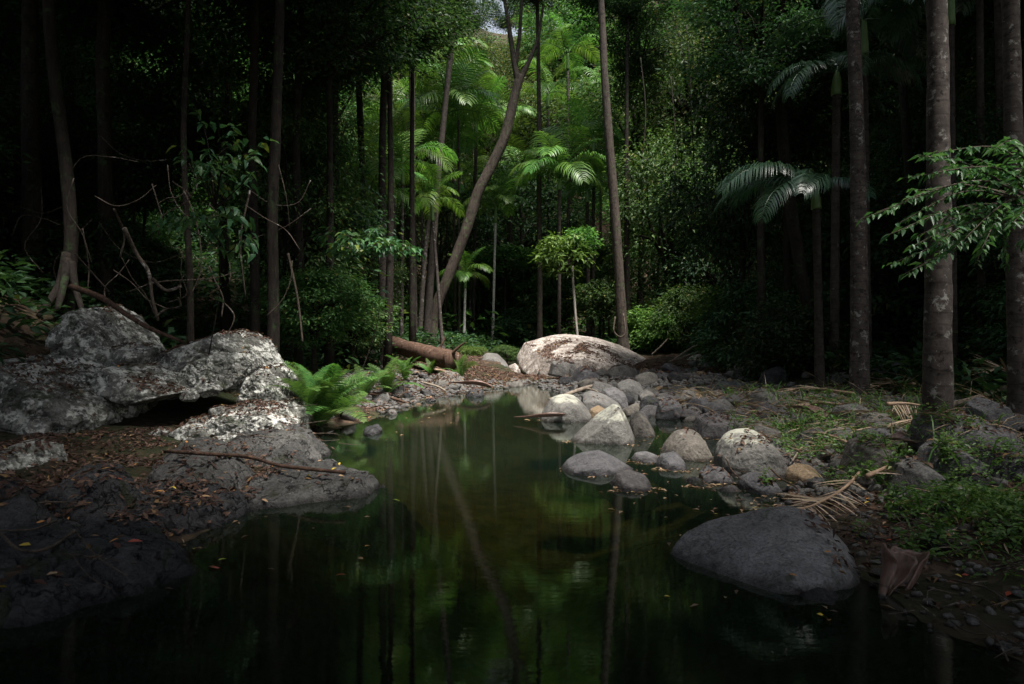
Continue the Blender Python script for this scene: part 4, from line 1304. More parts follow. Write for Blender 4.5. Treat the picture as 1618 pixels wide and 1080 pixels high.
# --- forest filling the slopes
placed = [(c[0], c[1], 2.0) for c in ()]
kinds_far = ['mid_a', 'mid_b', 'olive_a', 'olive_b', 'dark_a', 'dark_b']
far_n = 0
tries = 0
pts = []
while len(pts) < 105 and tries < 9000:
    tries += 1
    y = RNG.uniform(36, 100)
    x = RNG.uniform(-.85 * y, .85 * y)
    if all((x - a) ** 2 + (y - b) ** 2 > (3.4 + .04 * y) ** 2 for a, b in pts):
        pts.append((x, y))
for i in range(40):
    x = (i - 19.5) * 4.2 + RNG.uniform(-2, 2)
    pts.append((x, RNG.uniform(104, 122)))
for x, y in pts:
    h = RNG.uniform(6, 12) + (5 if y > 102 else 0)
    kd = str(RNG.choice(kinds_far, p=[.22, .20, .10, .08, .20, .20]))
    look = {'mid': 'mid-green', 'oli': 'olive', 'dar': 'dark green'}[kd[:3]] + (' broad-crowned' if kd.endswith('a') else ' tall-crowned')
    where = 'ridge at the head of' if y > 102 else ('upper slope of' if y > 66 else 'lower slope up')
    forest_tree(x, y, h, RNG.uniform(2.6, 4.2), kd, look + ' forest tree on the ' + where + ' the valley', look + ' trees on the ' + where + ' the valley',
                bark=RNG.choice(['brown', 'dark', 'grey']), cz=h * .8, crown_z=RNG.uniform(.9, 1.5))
pts = []
tries = 0
while len(pts) < 105 and tries < 9000:
    tries += 1
    y = RNG.uniform(9, 40)
    s = RNG.choice([-1, 1])
    lo = .30 * y + (4.5 if s < 0 else 6.0)
    x = s * RNG.uniform(lo, lo + 20)
    if all((x - a) ** 2 + (y - b) ** 2 > 2.9 ** 2 for a, b in pts):
        pts.append((x, y))
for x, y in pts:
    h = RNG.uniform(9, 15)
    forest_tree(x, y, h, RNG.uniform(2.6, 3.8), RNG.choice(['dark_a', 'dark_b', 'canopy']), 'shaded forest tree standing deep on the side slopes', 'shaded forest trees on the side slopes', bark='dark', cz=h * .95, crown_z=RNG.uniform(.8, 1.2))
pts = []
tries = 0
while len(pts) < 70 and tries < 9000:
    tries += 1
    y = RNG.uniform(10, 40)
    s = RNG.choice([-1, 1])
    lo = .24 * y + (4.2 if s < 0 else 5.0)
    x = s * RNG.uniform(lo, lo + 9)
    if all((x - a) ** 2 + (y - b) ** 2 > 1.6 ** 2 for a, b in pts):
        pts.append((x, y))
for x, y in pts:
    c = Vector((x, y, gz(x, y) + RNG.uniform(.5, 1.8)))
    rr = RNG.uniform(.8, 1.4)
    px, py = CX + c.x / c.y * F, CY - (c.z - CAMZ) / c.y * F
    bush(px, py, y, rr, RNG.choice(['bush_dark', 'dark_a', 'bush_dark']), 'dark undergrowth shrub on the shaded forest slopes', 'undergrowth shrubs on the shaded slopes', 1.0)
pts = []
tries = 0
while len(pts) < 75 and tries < 9000:
    tries += 1
    y = RNG.uniform(11, 40)
    s = RNG.choice([-1, 1])
    lo = .27 * y + (4.4 if s < 0 else 5.6)
    x = s * RNG.uniform(lo, lo + 12)
    if all((x - a) ** 2 + (y - b) ** 2 > 1.9 ** 2 for a, b in pts):
        pts.append((x, y))
for x, y in pts:
    h = RNG.uniform(3, 6.5)
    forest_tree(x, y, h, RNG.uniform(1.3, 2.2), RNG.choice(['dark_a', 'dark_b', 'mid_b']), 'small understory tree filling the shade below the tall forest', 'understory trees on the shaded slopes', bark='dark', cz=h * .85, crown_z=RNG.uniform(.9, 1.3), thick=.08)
# unseen trees added over the near reach: their crowns shade the foreground
CAN = [(-7.5, 1.5, 10, 5.0), (-8, -4, 11, 5.5), (8.0, -2.2, 11, 4.4), (10.6, 2.2, 12, 4.0), (-3.4, -6, 12, 5.5), (3.6, -5.5, 12, 5.2), (0.5, -10, 12, 6), (-9.5, 7, 11, 4.6), (12.0, 8, 12, 4.8), (-10.5, 12, 12, 4.4), (13.5, 13, 12, 4.6),
       (-3.0, -1.6, 11, 3.9), (2.6, -2.2, 10.5, 3.6), (-13, 3, 13, 5), (15, 0, 12, 5), (15.5, 6, 13, 5), (-12, -9, 12, 5.5), (11, -8, 12, 6), (0, -17, 12, 7), (-8, -15, 12, 6), (8, -15, 12, 6), (-5.6, 3.6, 11, 3.4), (3.3, .3, 11, 2.2), (-1.0, -.4, 10, 2.6)]
for x, y, h, cr in CAN:
    forest_tree(x, y, h, cr, 'canopy', 'unseen canopy tree added to shade the near reach of the creek', 'unseen canopy trees shading the near reach', bark='dark', cz=h, crown_z=.8, name='shade_tree')
# two more added, leaning to block sun from the limestone and front slab
t = forest_tree(-6.6, 3.4, 11, 2.7, 'canopy', 'unseen canopy tree added to shade the near reach of the creek', 'unseen canopy trees shading the near reach', bark='dark', cz=11, crown_z=.8, name='shade_tree', rz=0)
t.rotation_euler = (R(-9), R(21), 0)
t = forest_tree(-6.4, 1.6, 10.5, 3.2, 'canopy', 'unseen canopy tree added to shade the near reach of the creek', 'unseen canopy trees shading the near reach', bark='dark', cz=10.5, crown_z=.8, name='shade_tree', rz=0)
t.rotation_euler = (R(-5), R(19), 0)

# ------------------------------------------------------------------ height of everything solid, for laying things on it
HC = .035
HX0, HX1, HY0, HY1 = -7.0, 8.0, 1.4, 25.0
hw_, hh_ = int((HX1 - HX0) / HC), int((HY1 - HY0) / HC)
HM = np.full((hh_, hw_), -9.0)
SV = np.concatenate(SOLID_V[1:])
cx = ((SV[:, 0] - HX0) / HC).astype(int)
cy = ((SV[:, 1] - HY0) / HC).astype(int)
okm = (cx >= 0) & (cx < hw_) & (cy >= 0) & (cy < hh_)
np.maximum.at(HM, (cy[okm], cx[okm]), SV[okm, 2])
for _ in range(3):
    pad = np.pad(HM, 1, constant_values=-9)
    nb = np.stack([pad[1 + a:1 + a + hh_, 1 + b:1 + b + hw_] for a in (-1, 0, 1) for b in (-1, 0, 1) if a or b])
    full = nb > -8
    cnt = full.sum(0)
    mean = np.where(full, nb, 0).sum(0) / np.maximum(cnt, 1)
    HM = np.where((HM < -8) & (cnt >= 4), mean, HM)
yy, xx = np.mgrid[0:hh_, 0:hw_]
HT = terrain((xx.ravel() + .5) * HC + HX0, (yy.ravel() + .5) * HC + HY0).reshape(hh_, hw_)
ROCKY = HM > HT
HM = np.maximum(HM, HT)
GRY, GRX = np.gradient(HM, HC)


def surf(x, y):
    i = np.clip(((np.asarray(y) - HY0) / HC).astype(int), 0, hh_ - 1)
    j = np.clip(((np.asarray(x) - HX0) / HC).astype(int), 0, hw_ - 1)
    return HM[i, j], GRX[i, j], GRY[i, j], ROCKY[i, j]


def sz(x, y):
    return float(surf(np.array([x]), np.array([y]))[0][0])


# --- undergrowth carpeting the slopes
n = 46000
x = RNG.uniform(-26, 26, n)
y = RNG.uniform(8, 46, n)
q = np.stack([x, y, 0 * x], -1)
xl, xr = np.interp(y, LY, LX), np.interp(y, RY, RX)
s_ = np.maximum(xl - x, x - xr)
keep = (fbm(q * .5, 4) > -.55) & (np.maximum(s_ - 3.0 - RNG.random(n) * 1.4, (y - 27) * .6 - RNG.random(n) * 2) > 0) & (np.abs(x) < .95 * y + 2) & ~((x > -3.2) & (x < 6.2) & (y < 25.8))
x, y = x[keep], y[keep]
z = terrain(x, y)
m = len(x)
per = 5
idx = np.repeat(np.arange(m), per)
a = RNG.uniform(0, 6.283, m * per)
d = np.stack([np.cos(a), np.sin(a), RNG.normal(.15, .4, m * per)], -1)
b_ = np.stack([x, y, z], -1)[idx] + np.stack([RNG.normal(0, .12, m * per), RNG.normal(0, .12, m * per), RNG.random(m * per) ** 1.4 * .55], -1)
ln = RNG.uniform(.12, .30, m * per)
V, P = leaves(b_, d, unit(np.array([0, 0, 1.]) + RNG.normal(0, .35, (m * per, 3))), ln, ln * .4, .15)
tag(link('undergrowth', make_mesh('undergrowth', V, P, M['leaf_dark'])), 'low dark undergrowth carpeting the forest slopes', 'undergrowth', kind='stuff')

n = 15000
y = RNG.uniform(30, 140, n)
x = RNG.uniform(-1, 1, n) * (.9 * y + 4)
z = terrain(x, y)
per = 7
m = n * per
idx = np.repeat(np.arange(n), per)
a = RNG.uniform(0, 6.283, m)
d = np.stack([np.cos(a), np.sin(a), RNG.normal(.2, .4, m)], -1)
b_ = np.stack([x, y, z], -1)[idx] + np.stack([RNG.normal(0, .5, m), RNG.normal(0, .5, m), RNG.random(m) ** 1.3 * 1.6], -1)
ln = RNG.uniform(.25, .6, m)
V, P = leaves(b_, d, unit(np.array([0, 0, 1.]) + RNG.normal(0, .35, (m, 3))), ln, ln * .42, .15)
tag(link('undergrowth', make_mesh('undergrowth', V, P, M['leaf_mid'])), 'green undergrowth covering the far slope between the trees', 'undergrowth', kind='stuff')

# --- leaf litter
def litter(name, regions, mat, label):
    Vs = Acc()
    for (x0, x1, y0, y1, n, L, clump, steep) in regions:
        x = RNG.uniform(x0, x1, n)
        y = RNG.uniform(y0, y1, n)
        z, sx, sy, rk = surf(x, y)
        q = np.stack([x * 1.3, y * 1.3, 0 * x], -1)
        keep = (fbm(q * 1.1, 4) + .25 * fbm(q * 4, 3) > clump) & (z > .015) & (np.hypot(sx, sy) < steep)
        x, y, z, sx, sy = x[keep], y[keep], z[keep], sx[keep], sy[keep]
        m = len(x)
        nrm = unit(np.stack([-sx, -sy, np.ones(m)], -1) + RNG.normal(0, .33, (m, 3)))
        a = RNG.uniform(0, 6.283, m)
        d = np.stack([np.cos(a), np.sin(a), 0 * a], -1)
        d = d - nrm * (d * nrm).sum(1, keepdims=True)
        ln = L * RNG.uniform(.55, 1.35, m)
        b = np.stack([x, y, z + .006 + RNG.random(m) * .012], -1) - unit(d) * ln[:, None] * .5
        V, P = leaves(b, d, nrm, ln, ln * RNG.uniform(.28, .5, m), RNG.choice([-.18, .1, .2]))
        Vs.add(V, P)
    return tag(link(name, Vs.mesh(name, mat)), label, 'leaf litter', kind='stuff')


litter('leaf_litter', [
    (-6.2, -1.9, 4.0, 8.2, 15000, .055, -.14, .9), (-2.9, -1.2, 2.6, 6.0, 900, .06, .12, .7), (-6.5, -2.6, 7.9, 11, 8000, .06, .0, .55),
    (-5.5, -1.5, 10, 18, 7000, .08, -.12, 1.4), (-1.5, 6.0, 15.5, 21.8, 16000, .085, -.15, .9), (1.6, 4.6, 3.0, 6.5, 5200, .05, -.05, .9), (2.4, 7.0, 6.0, 13, 6000, .065, -.02, .8),
    (.2, 2.4, 20.6, 23.6, 5200, .085, -.02, .62), (1.6, 4.2, 20.0, 23.2, 3800, .085, .02, .6), (-4.5, -1.0, 18, 25, 3500, .09, -.1, 1.2), (-4.0, .5, 13.5, 21, 7000, .08, -.3, 1.4), (1.0, 4.5, 7.0, 15.5, 2500, .06, .08, .6)],
    M['litter'], 'red-brown fallen leaves strewn over the banks, ledges and boulders')

# --- rafts of pale leaves caught at the waterline and floating
acc = Acc()
rings = [(y, x, r) for x, y, r in spots[:len(KEY)] if 3.6 < y < 13]
xs, ys = [], []
for (y, x, r) in rings:
    m = int(20 + 70 * r)
    a = RNG.uniform(math.pi * .85, math.pi * 2.1, m)
    rr = r * RNG.uniform(.95, 1.35, m)
    xs.append(x + rr * np.cos(a))
    ys.append(y + rr * .8 * np.sin(a) - .1)
for (x0, x1, y0, y1, n) in ((.3, 2.6, 4.6, 9, 420), (.9, 2.0, 4.0, 5.2, 160), (.8, 1.7, 3.0, 3.5, 10), (-2.2, -1.0, 3.2, 5.6, 90), (-1.9, -.8, 8, 16, 160), (-.9, 1.2, 8, 17, 120)):
    xs.append(RNG.uniform(x0, x1, n))
    ys.append(RNG.uniform(y0, y1, n))
x, y = np.concatenate(xs), np.concatenate(ys)
z, *_ = surf(x, y)
keep = (z < -.01) & (z > -.6)
edge = surf(x + .05, y + .1)[0]
keep &= (edge > -.09) | (RNG.random(len(x)) < .22)
x, y = x[keep], y[keep]
m = len(x)
a = RNG.uniform(0, 6.283, m)
d = np.stack([np.cos(a), np.sin(a), 0 * a], -1)
nrm = unit(np.array([0, 0, 1.]) + RNG.normal(0, .12, (m, 3)))
ln = RNG.uniform(.03, .075, m)
V, P = leaves(np.stack([x, y, np.full(m, .006)], -1), d, nrm, ln, ln * .36, .05)
acc.add(V, P)
tag(link('floating_leaves', acc.mesh('floating_leaves', M['litter_pale'])), 'pale fallen leaves floating in rafts against the rocks', 'floating leaves', kind='stuff')

# --- single leaves one can point at
lb = leaves(np.zeros((1, 3)), np.array([[1., 0, 0]]), np.array([[0, 0, 1.]]), [1.0], [.36], .12, True)
LEAFM = {c: make_mesh('fallen_leaf', lb[0], lb[1], M[c]) for c in ('leaf_red', 'leaf_yellow', 'leaf_orange', 'leaf_tan', 'leaf_green')}
SINGLE = [
    ((332, 899), 0, .075, 'leaf_red', .3, 'red leaf floating off the tip of the broad dark front slab'), ((344, 888), 0, .05, 'leaf_green', .8, 'yellow-green leaf floating just beyond the red leaf'),
    ((306, 870), 0, .05, 'leaf_yellow', 2, 'yellow leaf at the water edge beyond the broad dark front slab'), ((312, 855), 0, .04, 'leaf_green', .2, 'lime leaf afloat beside the yellow leaf in the rocky inlet'),
    ((620, 791), 0, .075, 'leaf_green', 0, 'bright green leaf floating past the white tip of the tapering slab'), ((576, 866), 0, .05, 'leaf_orange', 1, 'orange leaf floating alone in dark open water'),
    ((574, 886), 0, .05, 'leaf_tan', 2.5, 'tan leaf floating just nearer than the lone orange leaf'), ((530, 912), 0, .055, 'leaf_red', .1, 'dull red leaf adrift in the darkest water'),
    ((1049, 945), 0, .03, 'leaf_yellow', 0, 'tiny cream leaf on black water by the big grey boulder'), ((1146, 948), 0, .05, 'leaf_tan', 1.2, 'curled tan leaf at the waterline of the big grey boulder'),
    ((1310, 962), .06, .07, 'leaf_orange', 1.2, 'upright orange leaf on the small wet black rock'), ((1290, 973), 0, .08, 'leaf_yellow', .1, 'long yellow leaf in front of the small wet black rock'),
    ((1303, 863), .16, .06, 'leaf_orange', .4, 'orange leaf stuck on the shoulder of the big grey boulder'), ((1260, 932), .01, .07, 'leaf_orange', 2.2, 'orange-brown leaf wedged where the big grey boulder meets water'),
    ((960, 806), 0, .06, 'leaf_tan', .1, 'pale leaf floating where the pool bottom shows reddish'), ((828, 664), 0, .12, 'leaf_tan', .1, 'tan leaf trailing off the floating palm sheath'),
]
for (px, z0, L, c, a, lab) in [(s[0], s[1], s[2], s[3], s[4], s[5]) for s in SINGLE]:
    p = on(px[0], px[1], z0)
    zz = max(sz(p.x, p.y), 0) + .01
    tag(link('fallen_leaf', LEAFM[c], loc=(p.x, p.y, zz), rot=(RNG.normal(0, .2), RNG.normal(0, .15), a), scale=L), lab, 'leaf', 'single fallen leaves')
cols = ['leaf_orange', 'leaf_tan', 'leaf_tan', 'leaf_yellow', 'leaf_red']
for grp, lab, x0, x1, y0, y1, n, sc in (
        ('bright leaves on the dark bedrock shelf', 'dry orange or tan leaf lying on the dark bedrock shelf', -3.4, -1.2, 2.9, 6.2, 70, .06), ('bright leaves on the limestone outcrop', 'dry coloured leaf lying on the limestone ledges', -5.5, -2.7, 6.8, 9.6, 40, .075),
        ('bright leaves by the ground cover', 'dry pale leaf lying among the ground cover and cobbles', 1.9, 3.8, 3.0, 6.0, 50, .055)):
    made = tries = 0
    while made < n and tries < 900:
        tries += 1
        x, y = RNG.uniform(x0, x1), RNG.uniform(y0, y1)
        z, a, b2, rk = (float(v[0]) for v in surf(np.array([x]), np.array([y])))
        if z < .02 or math.hypot(a, b2) > .8:
            continue
        tag(link('fallen_leaf', LEAFM[cols[int(RNG.integers(5))]], loc=(x, y, z + .012), rot=(math.atan(b2) + RNG.normal(0, .25), -math.atan(a) + RNG.normal(0, .25), RNG.uniform(0, 6.28)), scale=sc * RNG.uniform(.6, 1.3)), lab, 'leaf', grp)
        made += 1

# --- logs, branches, twigs
def stick(name, path, mat, label, cat='branch', group=None, sides=8, n=24, wob=.12, twigs=(), lift=0.0):
    """path: (px, py, distance, width px)."""
    pts = [at(px, py, d) + Vector((0, 0, lift)) for px, py, d, w in path]
    o = pts[0].copy()
    P, r = smooth_path([p - o for p in pts], [w * d / F / 2 for px, py, d, w in path], n)
    me = make_mesh(name, *tube(P, r, sides, wob, RNG.uniform(0, 9)), mat, True)
    if not twigs:
        return tag(link(name, me, loc=o), label, cat, group)
    t = thing(name, o, label, cat, group)
    link('stem', me, t)
    for tw in twigs:
        P, r = smooth_path([at(px, py, d) + Vector((0, 0, lift)) - o for px, py, d, w in tw], [w * d / F / 2 for px, py, d, w in tw], 12)
        link('twig', make_mesh('twig', *tube(P, r, 6, .1), mat, True), t)
    return t


def flat_path(pix, z0, w, lift=.02):
    """A path laid on whatever is under it."""
    out = []
    for (px, py) in pix:
        d = F * (CAMZ - z0) / (py - CY)
        for _ in range(6):
            p = at(px, py, d)
            z = max(sz(p.x, p.y), 0.0)
            d = .5 * d + .5 * F * (CAMZ - z - lift) / (py - CY)
        out.append((px, py, d, w))
    return out


stick('fallen_log', [(584, 534, 21.5, 22), (620, 544, 20.6, 25), (665, 556, 19.4, 28), (700, 566, 18.6, 31), (716, 570, 18.2, 32)], M['red_wood'], 'thick red-brown fallen log with a broken end lying along the far bank', 'log', sides=18, n=40, wob=.16,
      twigs=[[(712, 560, 18.2, 6), (725, 548, 18.1, 4), (736, 540, 18, 2)], [(690, 556, 18.8, 5), (700, 540, 18.8, 3), (704, 530, 18.8, 2)]])
stick('driftwood', [(868, 631, 13.6, 5), (890, 625, 13.8, 6), (915, 616, 14, 7), (935, 610, 14.2, 6), (952, 608, 14.4, 4)], M['dead_wood'], 'bleached grey driftwood branch across the stones behind the rounded rock', 'driftwood', twigs=[[(925, 613, 14.1, 4), (938, 616, 14.0, 3), (945, 619, 13.9, 2)]])
stick('branch', [(1038, 580, 22, 5), (1075, 566, 22.4, 5), (1105, 556, 22.8, 5), (1132, 544, 23, 4)], M['dead_wood'], 'long fallen branch slanting up beside the huge boulder end', twigs=[[(1060, 571, 22.2, 3), (1095, 548, 22.6, 3), (1128, 536, 23, 2)], [(1090, 560, 22.6, 3), (1112, 562, 22.6, 2)]])
stick('branch', [(1108, 564, 21.8, 5), (1118, 556, 21.9, 5), (1128, 550, 22, 5)], M['red_wood'], 'short broken branch under the bright yellow-green shrub')
stick('branch', [(1030, 560, 24, 3), (1046, 545, 24, 2.5), (1056, 534, 24, 2)], M['dead_wood'], 'thin bare branch in the hollow behind the huge boulder')
stick('branch', [(1035, 606, 17, 4), (1070, 604, 17.2, 5), (1110, 606, 17.4, 4)], M['red_wood'], 'dark branch lying flat on the leaf litter before the streaked boulder')
stick('branch', [(1150, 880 - 250, 12.2, 3), (1175, 640, 11.8, 3), (1210, 634, 11.6, 3), (1240, 626, 11.4, 2)], M['dead_wood'], 'slim bleached branch lying on the cobbles by the scarred rock')
stick('palm_sheath', flat_path([(265, 713), (330, 717), (395, 722)], .25, 6, .09) + flat_path([(440, 735), (490, 741), (545, 746)], .12, 6, .07), M['red_wood'], 'long reddish fallen palm stalk lying across the shelf', 'palm stalk', sides=8, n=36)
stick('branch', flat_path([(0, 842), (30, 868), (75, 866), (118, 838)], .1, 5, .04), M['vine_bark'], 'curved dark branch arching over the front slab', twigs=[[q for q in flat_path([(0, 838), (50, 836), (90, 822)], .12, 3, .04)]])
stick('branch', flat_path([(118, 838), (150, 876), (200, 910)], .12, 2.2, .03), M['vine_bark'], 'thin forked twig across the middle of the front slab', twigs=[flat_path([(95, 874), (150, 880), (215, 890)], .12, 2, .03), flat_path([(115, 878), (140, 910), (175, 930)], .1, 1.6, .03)])
stick('branch', flat_path([(200, 622), (150, 640)], 1.0, 3) if False else [(112, 452, 9.6, 9), (160, 470, 9.3, 9), (205, 500, 9.0, 8), (240, 520, 8.8, 7), (290, 540, 8.7, 5)], M['red_wood'], 'fallen branch slanting down from the buttressed tree behind the white knob')
stick('branch', [(645, 637, 12.8, 4), (620, 629, 13.2, 5), (585, 622, 13.4, 4)], M['red_wood'], 'brown branch poking out of the leafy bank above the water')
stick('branch', [(665, 603, 14.6, 3), (690, 610, 14.4, 3.5), (704, 617, 14.2, 3)], M['dead_wood'], 'pale stick leaning on the wedge-shaped grey rock')
stick('branch', flat_path([(1332, 664), (1300, 686), (1268, 706), (1252, 728)], .15, 3, .03), M['dead_wood'], 'pale rooty branch reaching from the grass to the round boulder', twigs=[flat_path([(1300, 686), (1285, 676), (1268, 670)], .15, 2, .06), flat_path([(1280, 698), (1305, 700), (1330, 694)], .15, 2, .06), flat_path([(1290, 692), (1276, 690), (1262, 684)], .15, 2, .08)])
stick('branch', flat_path([(1305, 663), (1340, 652), (1372, 640)], .28, 5, .04), M['red_wood'], 'reddish stick in the grass below the tall curved palm')
stick('branch', flat_path([(1500, 640), (1545, 628), (1590, 612)], .4, 9, .06), M['dead_wood'], 'greenish fallen palm stalk beside the thick palm', 'palm stalk')
stick('branch', flat_path([(1215, 738), (1235, 756), (1262, 774), (1240, 790)], .12, 2.5, .05), M['red_wood'], 'thin brown twig arched over the wet slab', twigs=[flat_path([(1146, 722), (1156, 742), (1172, 758)], .12, 2, .05)])
# tangle of fine twigs on the near bank
acc = Acc()
for i in range(90):
    x, y = RNG.uniform(1.75, 3.2), RNG.uniform(2.5, 4.2)
    z = max(sz(x, y), .0) + .02
    a = RNG.uniform(0, 6.28)
    L = RNG.uniform(.12, .5)
    P, r = smooth_path([(x, y, z), (x + math.cos(a) * L * .5, y + math.sin(a) * L * .5, z + RNG.uniform(0, .07)), (x + math.cos(a + .3) * L, y + math.sin(a + .3) * L, z + RNG.uniform(-.01, .06))], [.004, .003, .0015], 6)
    acc.add(*tube(P, r, 4))
for i in range(120):
    x, y = RNG.uniform(-5, -2.0), RNG.uniform(4.2, 9)
    z = max(sz(x, y), .0) + .012
    a = RNG.uniform(0, 6.28)
    L = RNG.uniform(.1, .45)
    P, r = smooth_path([(x, y, z), (x + math.cos(a) * L * .5, y + math.sin(a) * L * .5, z + .02), (x + math.cos(a + .4) * L, y + math.sin(a + .4) * L, z + RNG.uniform(-.02, .04))], [.005, .004, .002], 5)
    acc.add(*tube(P, r, 4))
tag(link('twigs', acc.mesh('twigs', M['vine_bark'])), 'fine dry twigs littering both banks', 'twigs', kind='stuff')

# --- vines, aerial roots on the shaded slope
VINES = [
    ([(196, 360), (215, 400), (235, 430), (240, 470), (250, 506)], 9.6, 7, 'thick pale root dropping from the slope to the humped block'), ([(240, 440), (262, 458), (287, 452)], 9.5, 6, 'pale root stub branching sideways off the thick root'),
    ([(246, 500), (262, 488), (284, 484), (282, 470)], 9.4, 4, 'pale hooked root at the base of the thick root'), ([(272, 286), (300, 312), (258, 340), (248, 362)], 9.2, 2.5, 'kinked pale vine among the glossy leaves'),
    ([(330, 420), (338, 440), (352, 470), (350, 500)], 9.8, 3, 'pale vine curving down beside the thin trunk'), ([(118, 400), (145, 430), (172, 460)], 9.0, 3, 'straight pale stick leaning on the buttressed tree'),
    ([(180, 330), (196, 370), (190, 406)], 9.5, 4, 'short hanging root up the slope'), ([(440, 260), (452, 310), (458, 360)], 10.5, 1.6, 'thin wiry vine hanging past the rough dark trunk'),
    ([(362, 405), (364, 440), (360, 448)], 9.5, 2, 'short pale twig sticking up above the humped block'), ([(240, 290), (252, 330), (256, 345), (250, 370)], 9.4, 2.2, 'slender looping vine nearest the buttressed tree'),
    ([(290, 300), (310, 350), (318, 420), (300, 470)], 10, 2.5, 'long sagging vine behind the thin straight trunk'), ([(205, 460), (250, 445), (330, 440), (372, 430)], 10, 2.2, 'horizontal creeper strung across the slope'),
    ([(130, 360), (140, 420), (138, 460)], 9.3, 2.5, 'upright bare stem next to the buttress roots'), ([(346, 470), (370, 500), (352, 540)], 9.6, 2.2, 'bent twig touching the humped block'),
    ([(455, 400), (470, 470), (478, 540)], 11.5, 4, 'leaning sapling stem in the dark beside the fern'), ([(395, 300), (380, 380), (388, 470)], 10.5, 3, 'vine winding down beside the slim dark trunk'),
]
for pix, d, wpx, lab in VINES:
    stick('vine', [(px, py, d + RNG.normal(0, .08), wpx * (1 - .4 * i / len(pix))) for i, (px, py) in enumerate(pix)], M['vine_bark'], lab, 'vine', 'vines and roots on the shaded slope', sides=7, n=20)
for i in range(24):
    px, py, d = RNG.uniform(60, 480), RNG.uniform(250, 430), RNG.uniform(9.3, 12)
    L = RNG.uniform(50, 170)
    path = [(px, py, d, 1.5)]
    a = RNG.normal(1.5, .6)
    for k_ in range(3):
        a += RNG.normal(0, .7)
        px += math.cos(a) * L / 3
        py += math.sin(a) * L / 3
        path.append((px, py, d, 1.4))
    stick('vine', path, M['vine_bark'], 'thin tangled vine hanging on the shaded slope above the outcrop', 'vine', 'thin vines tangled on the shaded slope', sides=5, n=14)
for i, (px, y0, y1, d) in enumerate(((1085, 40, 330, 21), (1110, 60, 420, 21), (1060, 120, 360, 23), (1150, 30, 300, 19.5), (1012, 90, 260, 26), (1130, 200, 470, 20), (1175, 320, 520, 18.5))):
    stick('vine', [(px, y0, d, 2), (px + 8, (y0 + y1) / 2, d, 2), (px + RNG.normal(0, 12), y1, d, 1.5)], M['bark_dark'], 'dark creeper hanging from the leafy trees past the huge boulder', 'vine', 'creepers hanging past the huge boulder', sides=5)
stick('vine', [(972, 500, 24.7, 2.5), (970, 522, 24.6, 2.5), (980, 532, 24.5, 2.5), (988, 524, 24.5, 2.5), (985, 495, 24.7, 2.5)], M['vine_bark'], 'pale looping vine on the foot of the stout dark tree', 'vine', sides=6)

# --- plants with leaves one can tell apart
LEAF6 = {}


def leaf_part_mesh(mat, asp, curl):
    key = (mat, asp, curl)
    if key not in LEAF6:
        V, P = leaves(np.zeros((1, 3)), np.array([[1., 0, 0]]), np.array([[0, 0, 1.]]), [1.0], [asp], curl, True)
        LEAF6[key] = make_mesh('leaf', V, P, M[mat])
    return LEAF6[key]


def sapling(name, base, twigs, mat, label, cat, leaf_len, per, asp=.42, curl=.2, droop=.35, stem_r=.02, bark='vine_bark', parts=True, most=300, pinnate=False, spread=1.0):
    """base: Vector; twigs: list of paths (Vectors) whose ends carry leaves. Each leaf a part of its own."""
    t = thing(name, base, label, cat)
    acc = Acc()
    pos, dirs = [], []
    for tw in twigs:
        P, r = smooth_path([p - base for p in tw], np.linspace(stem_r, stem_r * .2, len(tw)), 16)
        acc.add(*tube(P, r, 6, .08))
        for k_ in range(per):
            s = RNG.uniform(.35, 1.0) if not pinnate else .3 + .7 * k_ / per
            i = min(int(s * 15), 14)
            p = P[i] + (P[i + 1] - P[i]) * RNG.random()
            tn = unit(P[min(i + 1, 15)] - P[i])
            sd = unit(np.cross(tn, [0, 0, 1])) * (1 if k_ % 2 else -1)
            d = unit(tn * RNG.uniform(.2, .8) + sd * RNG.uniform(.5, 1.1) * spread + np.array([0, 0, RNG.normal(-droop, .25)]))
            pos.append(p + RNG.normal(0, leaf_len * (.12 if pinnate else .35), 3))
            dirs.append(d)
    link('stem', acc.mesh('stem', M[bark], True), t)
    order = RNG.permutation(len(pos))
    me = leaf_part_mesh(mat, asp, curl)
    rest_b, rest_d = [], []
    for n_, i in enumerate(order):
        if parts and n_ < most:
            d = Vector(dirs[i])
            q = d.to_track_quat('X', 'Z') @ Euler((RNG.normal(0, .35), 0, 0)).to_quaternion()
            link('leaf', me, t, pos[i], q.to_euler(), leaf_len * RNG.uniform(.65, 1.3))
        else:
            rest_b.append(pos[i])
            rest_d.append(dirs[i])
    if rest_b:
        m = len(rest_b)
        ln = leaf_len * RNG.uniform(.65, 1.3, m)
        V, P = leaves(np.array(rest_b), np.array(rest_d), unit(np.array([0, 0, 1.]) + RNG.normal(0, .3, (m, 3))), ln, ln * asp, curl)
        tag(link('foliage', make_mesh('foliage', V, P, M[mat]), t), kind='stuff')
    return t


def px_twigs(root, tips, d, jit=.5):
    out = []
    for (px, py) in tips:
        e = at(px, py, d + RNG.normal(0, jit))
        m = (root + e) / 2 + Vector((RNG.normal(0, .08), RNG.normal(0, .1), abs(RNG.normal(.12, .08))))
        out.append([root.copy(), m, e])
    return out


def grounded(px, py, d):
    p = at(px, py, d)
    p.z = sz(p.x, p.y) if (HX0 < p.x < HX1 and HY0 < p.y < HY1) else gz(p.x, p.y)
    return p


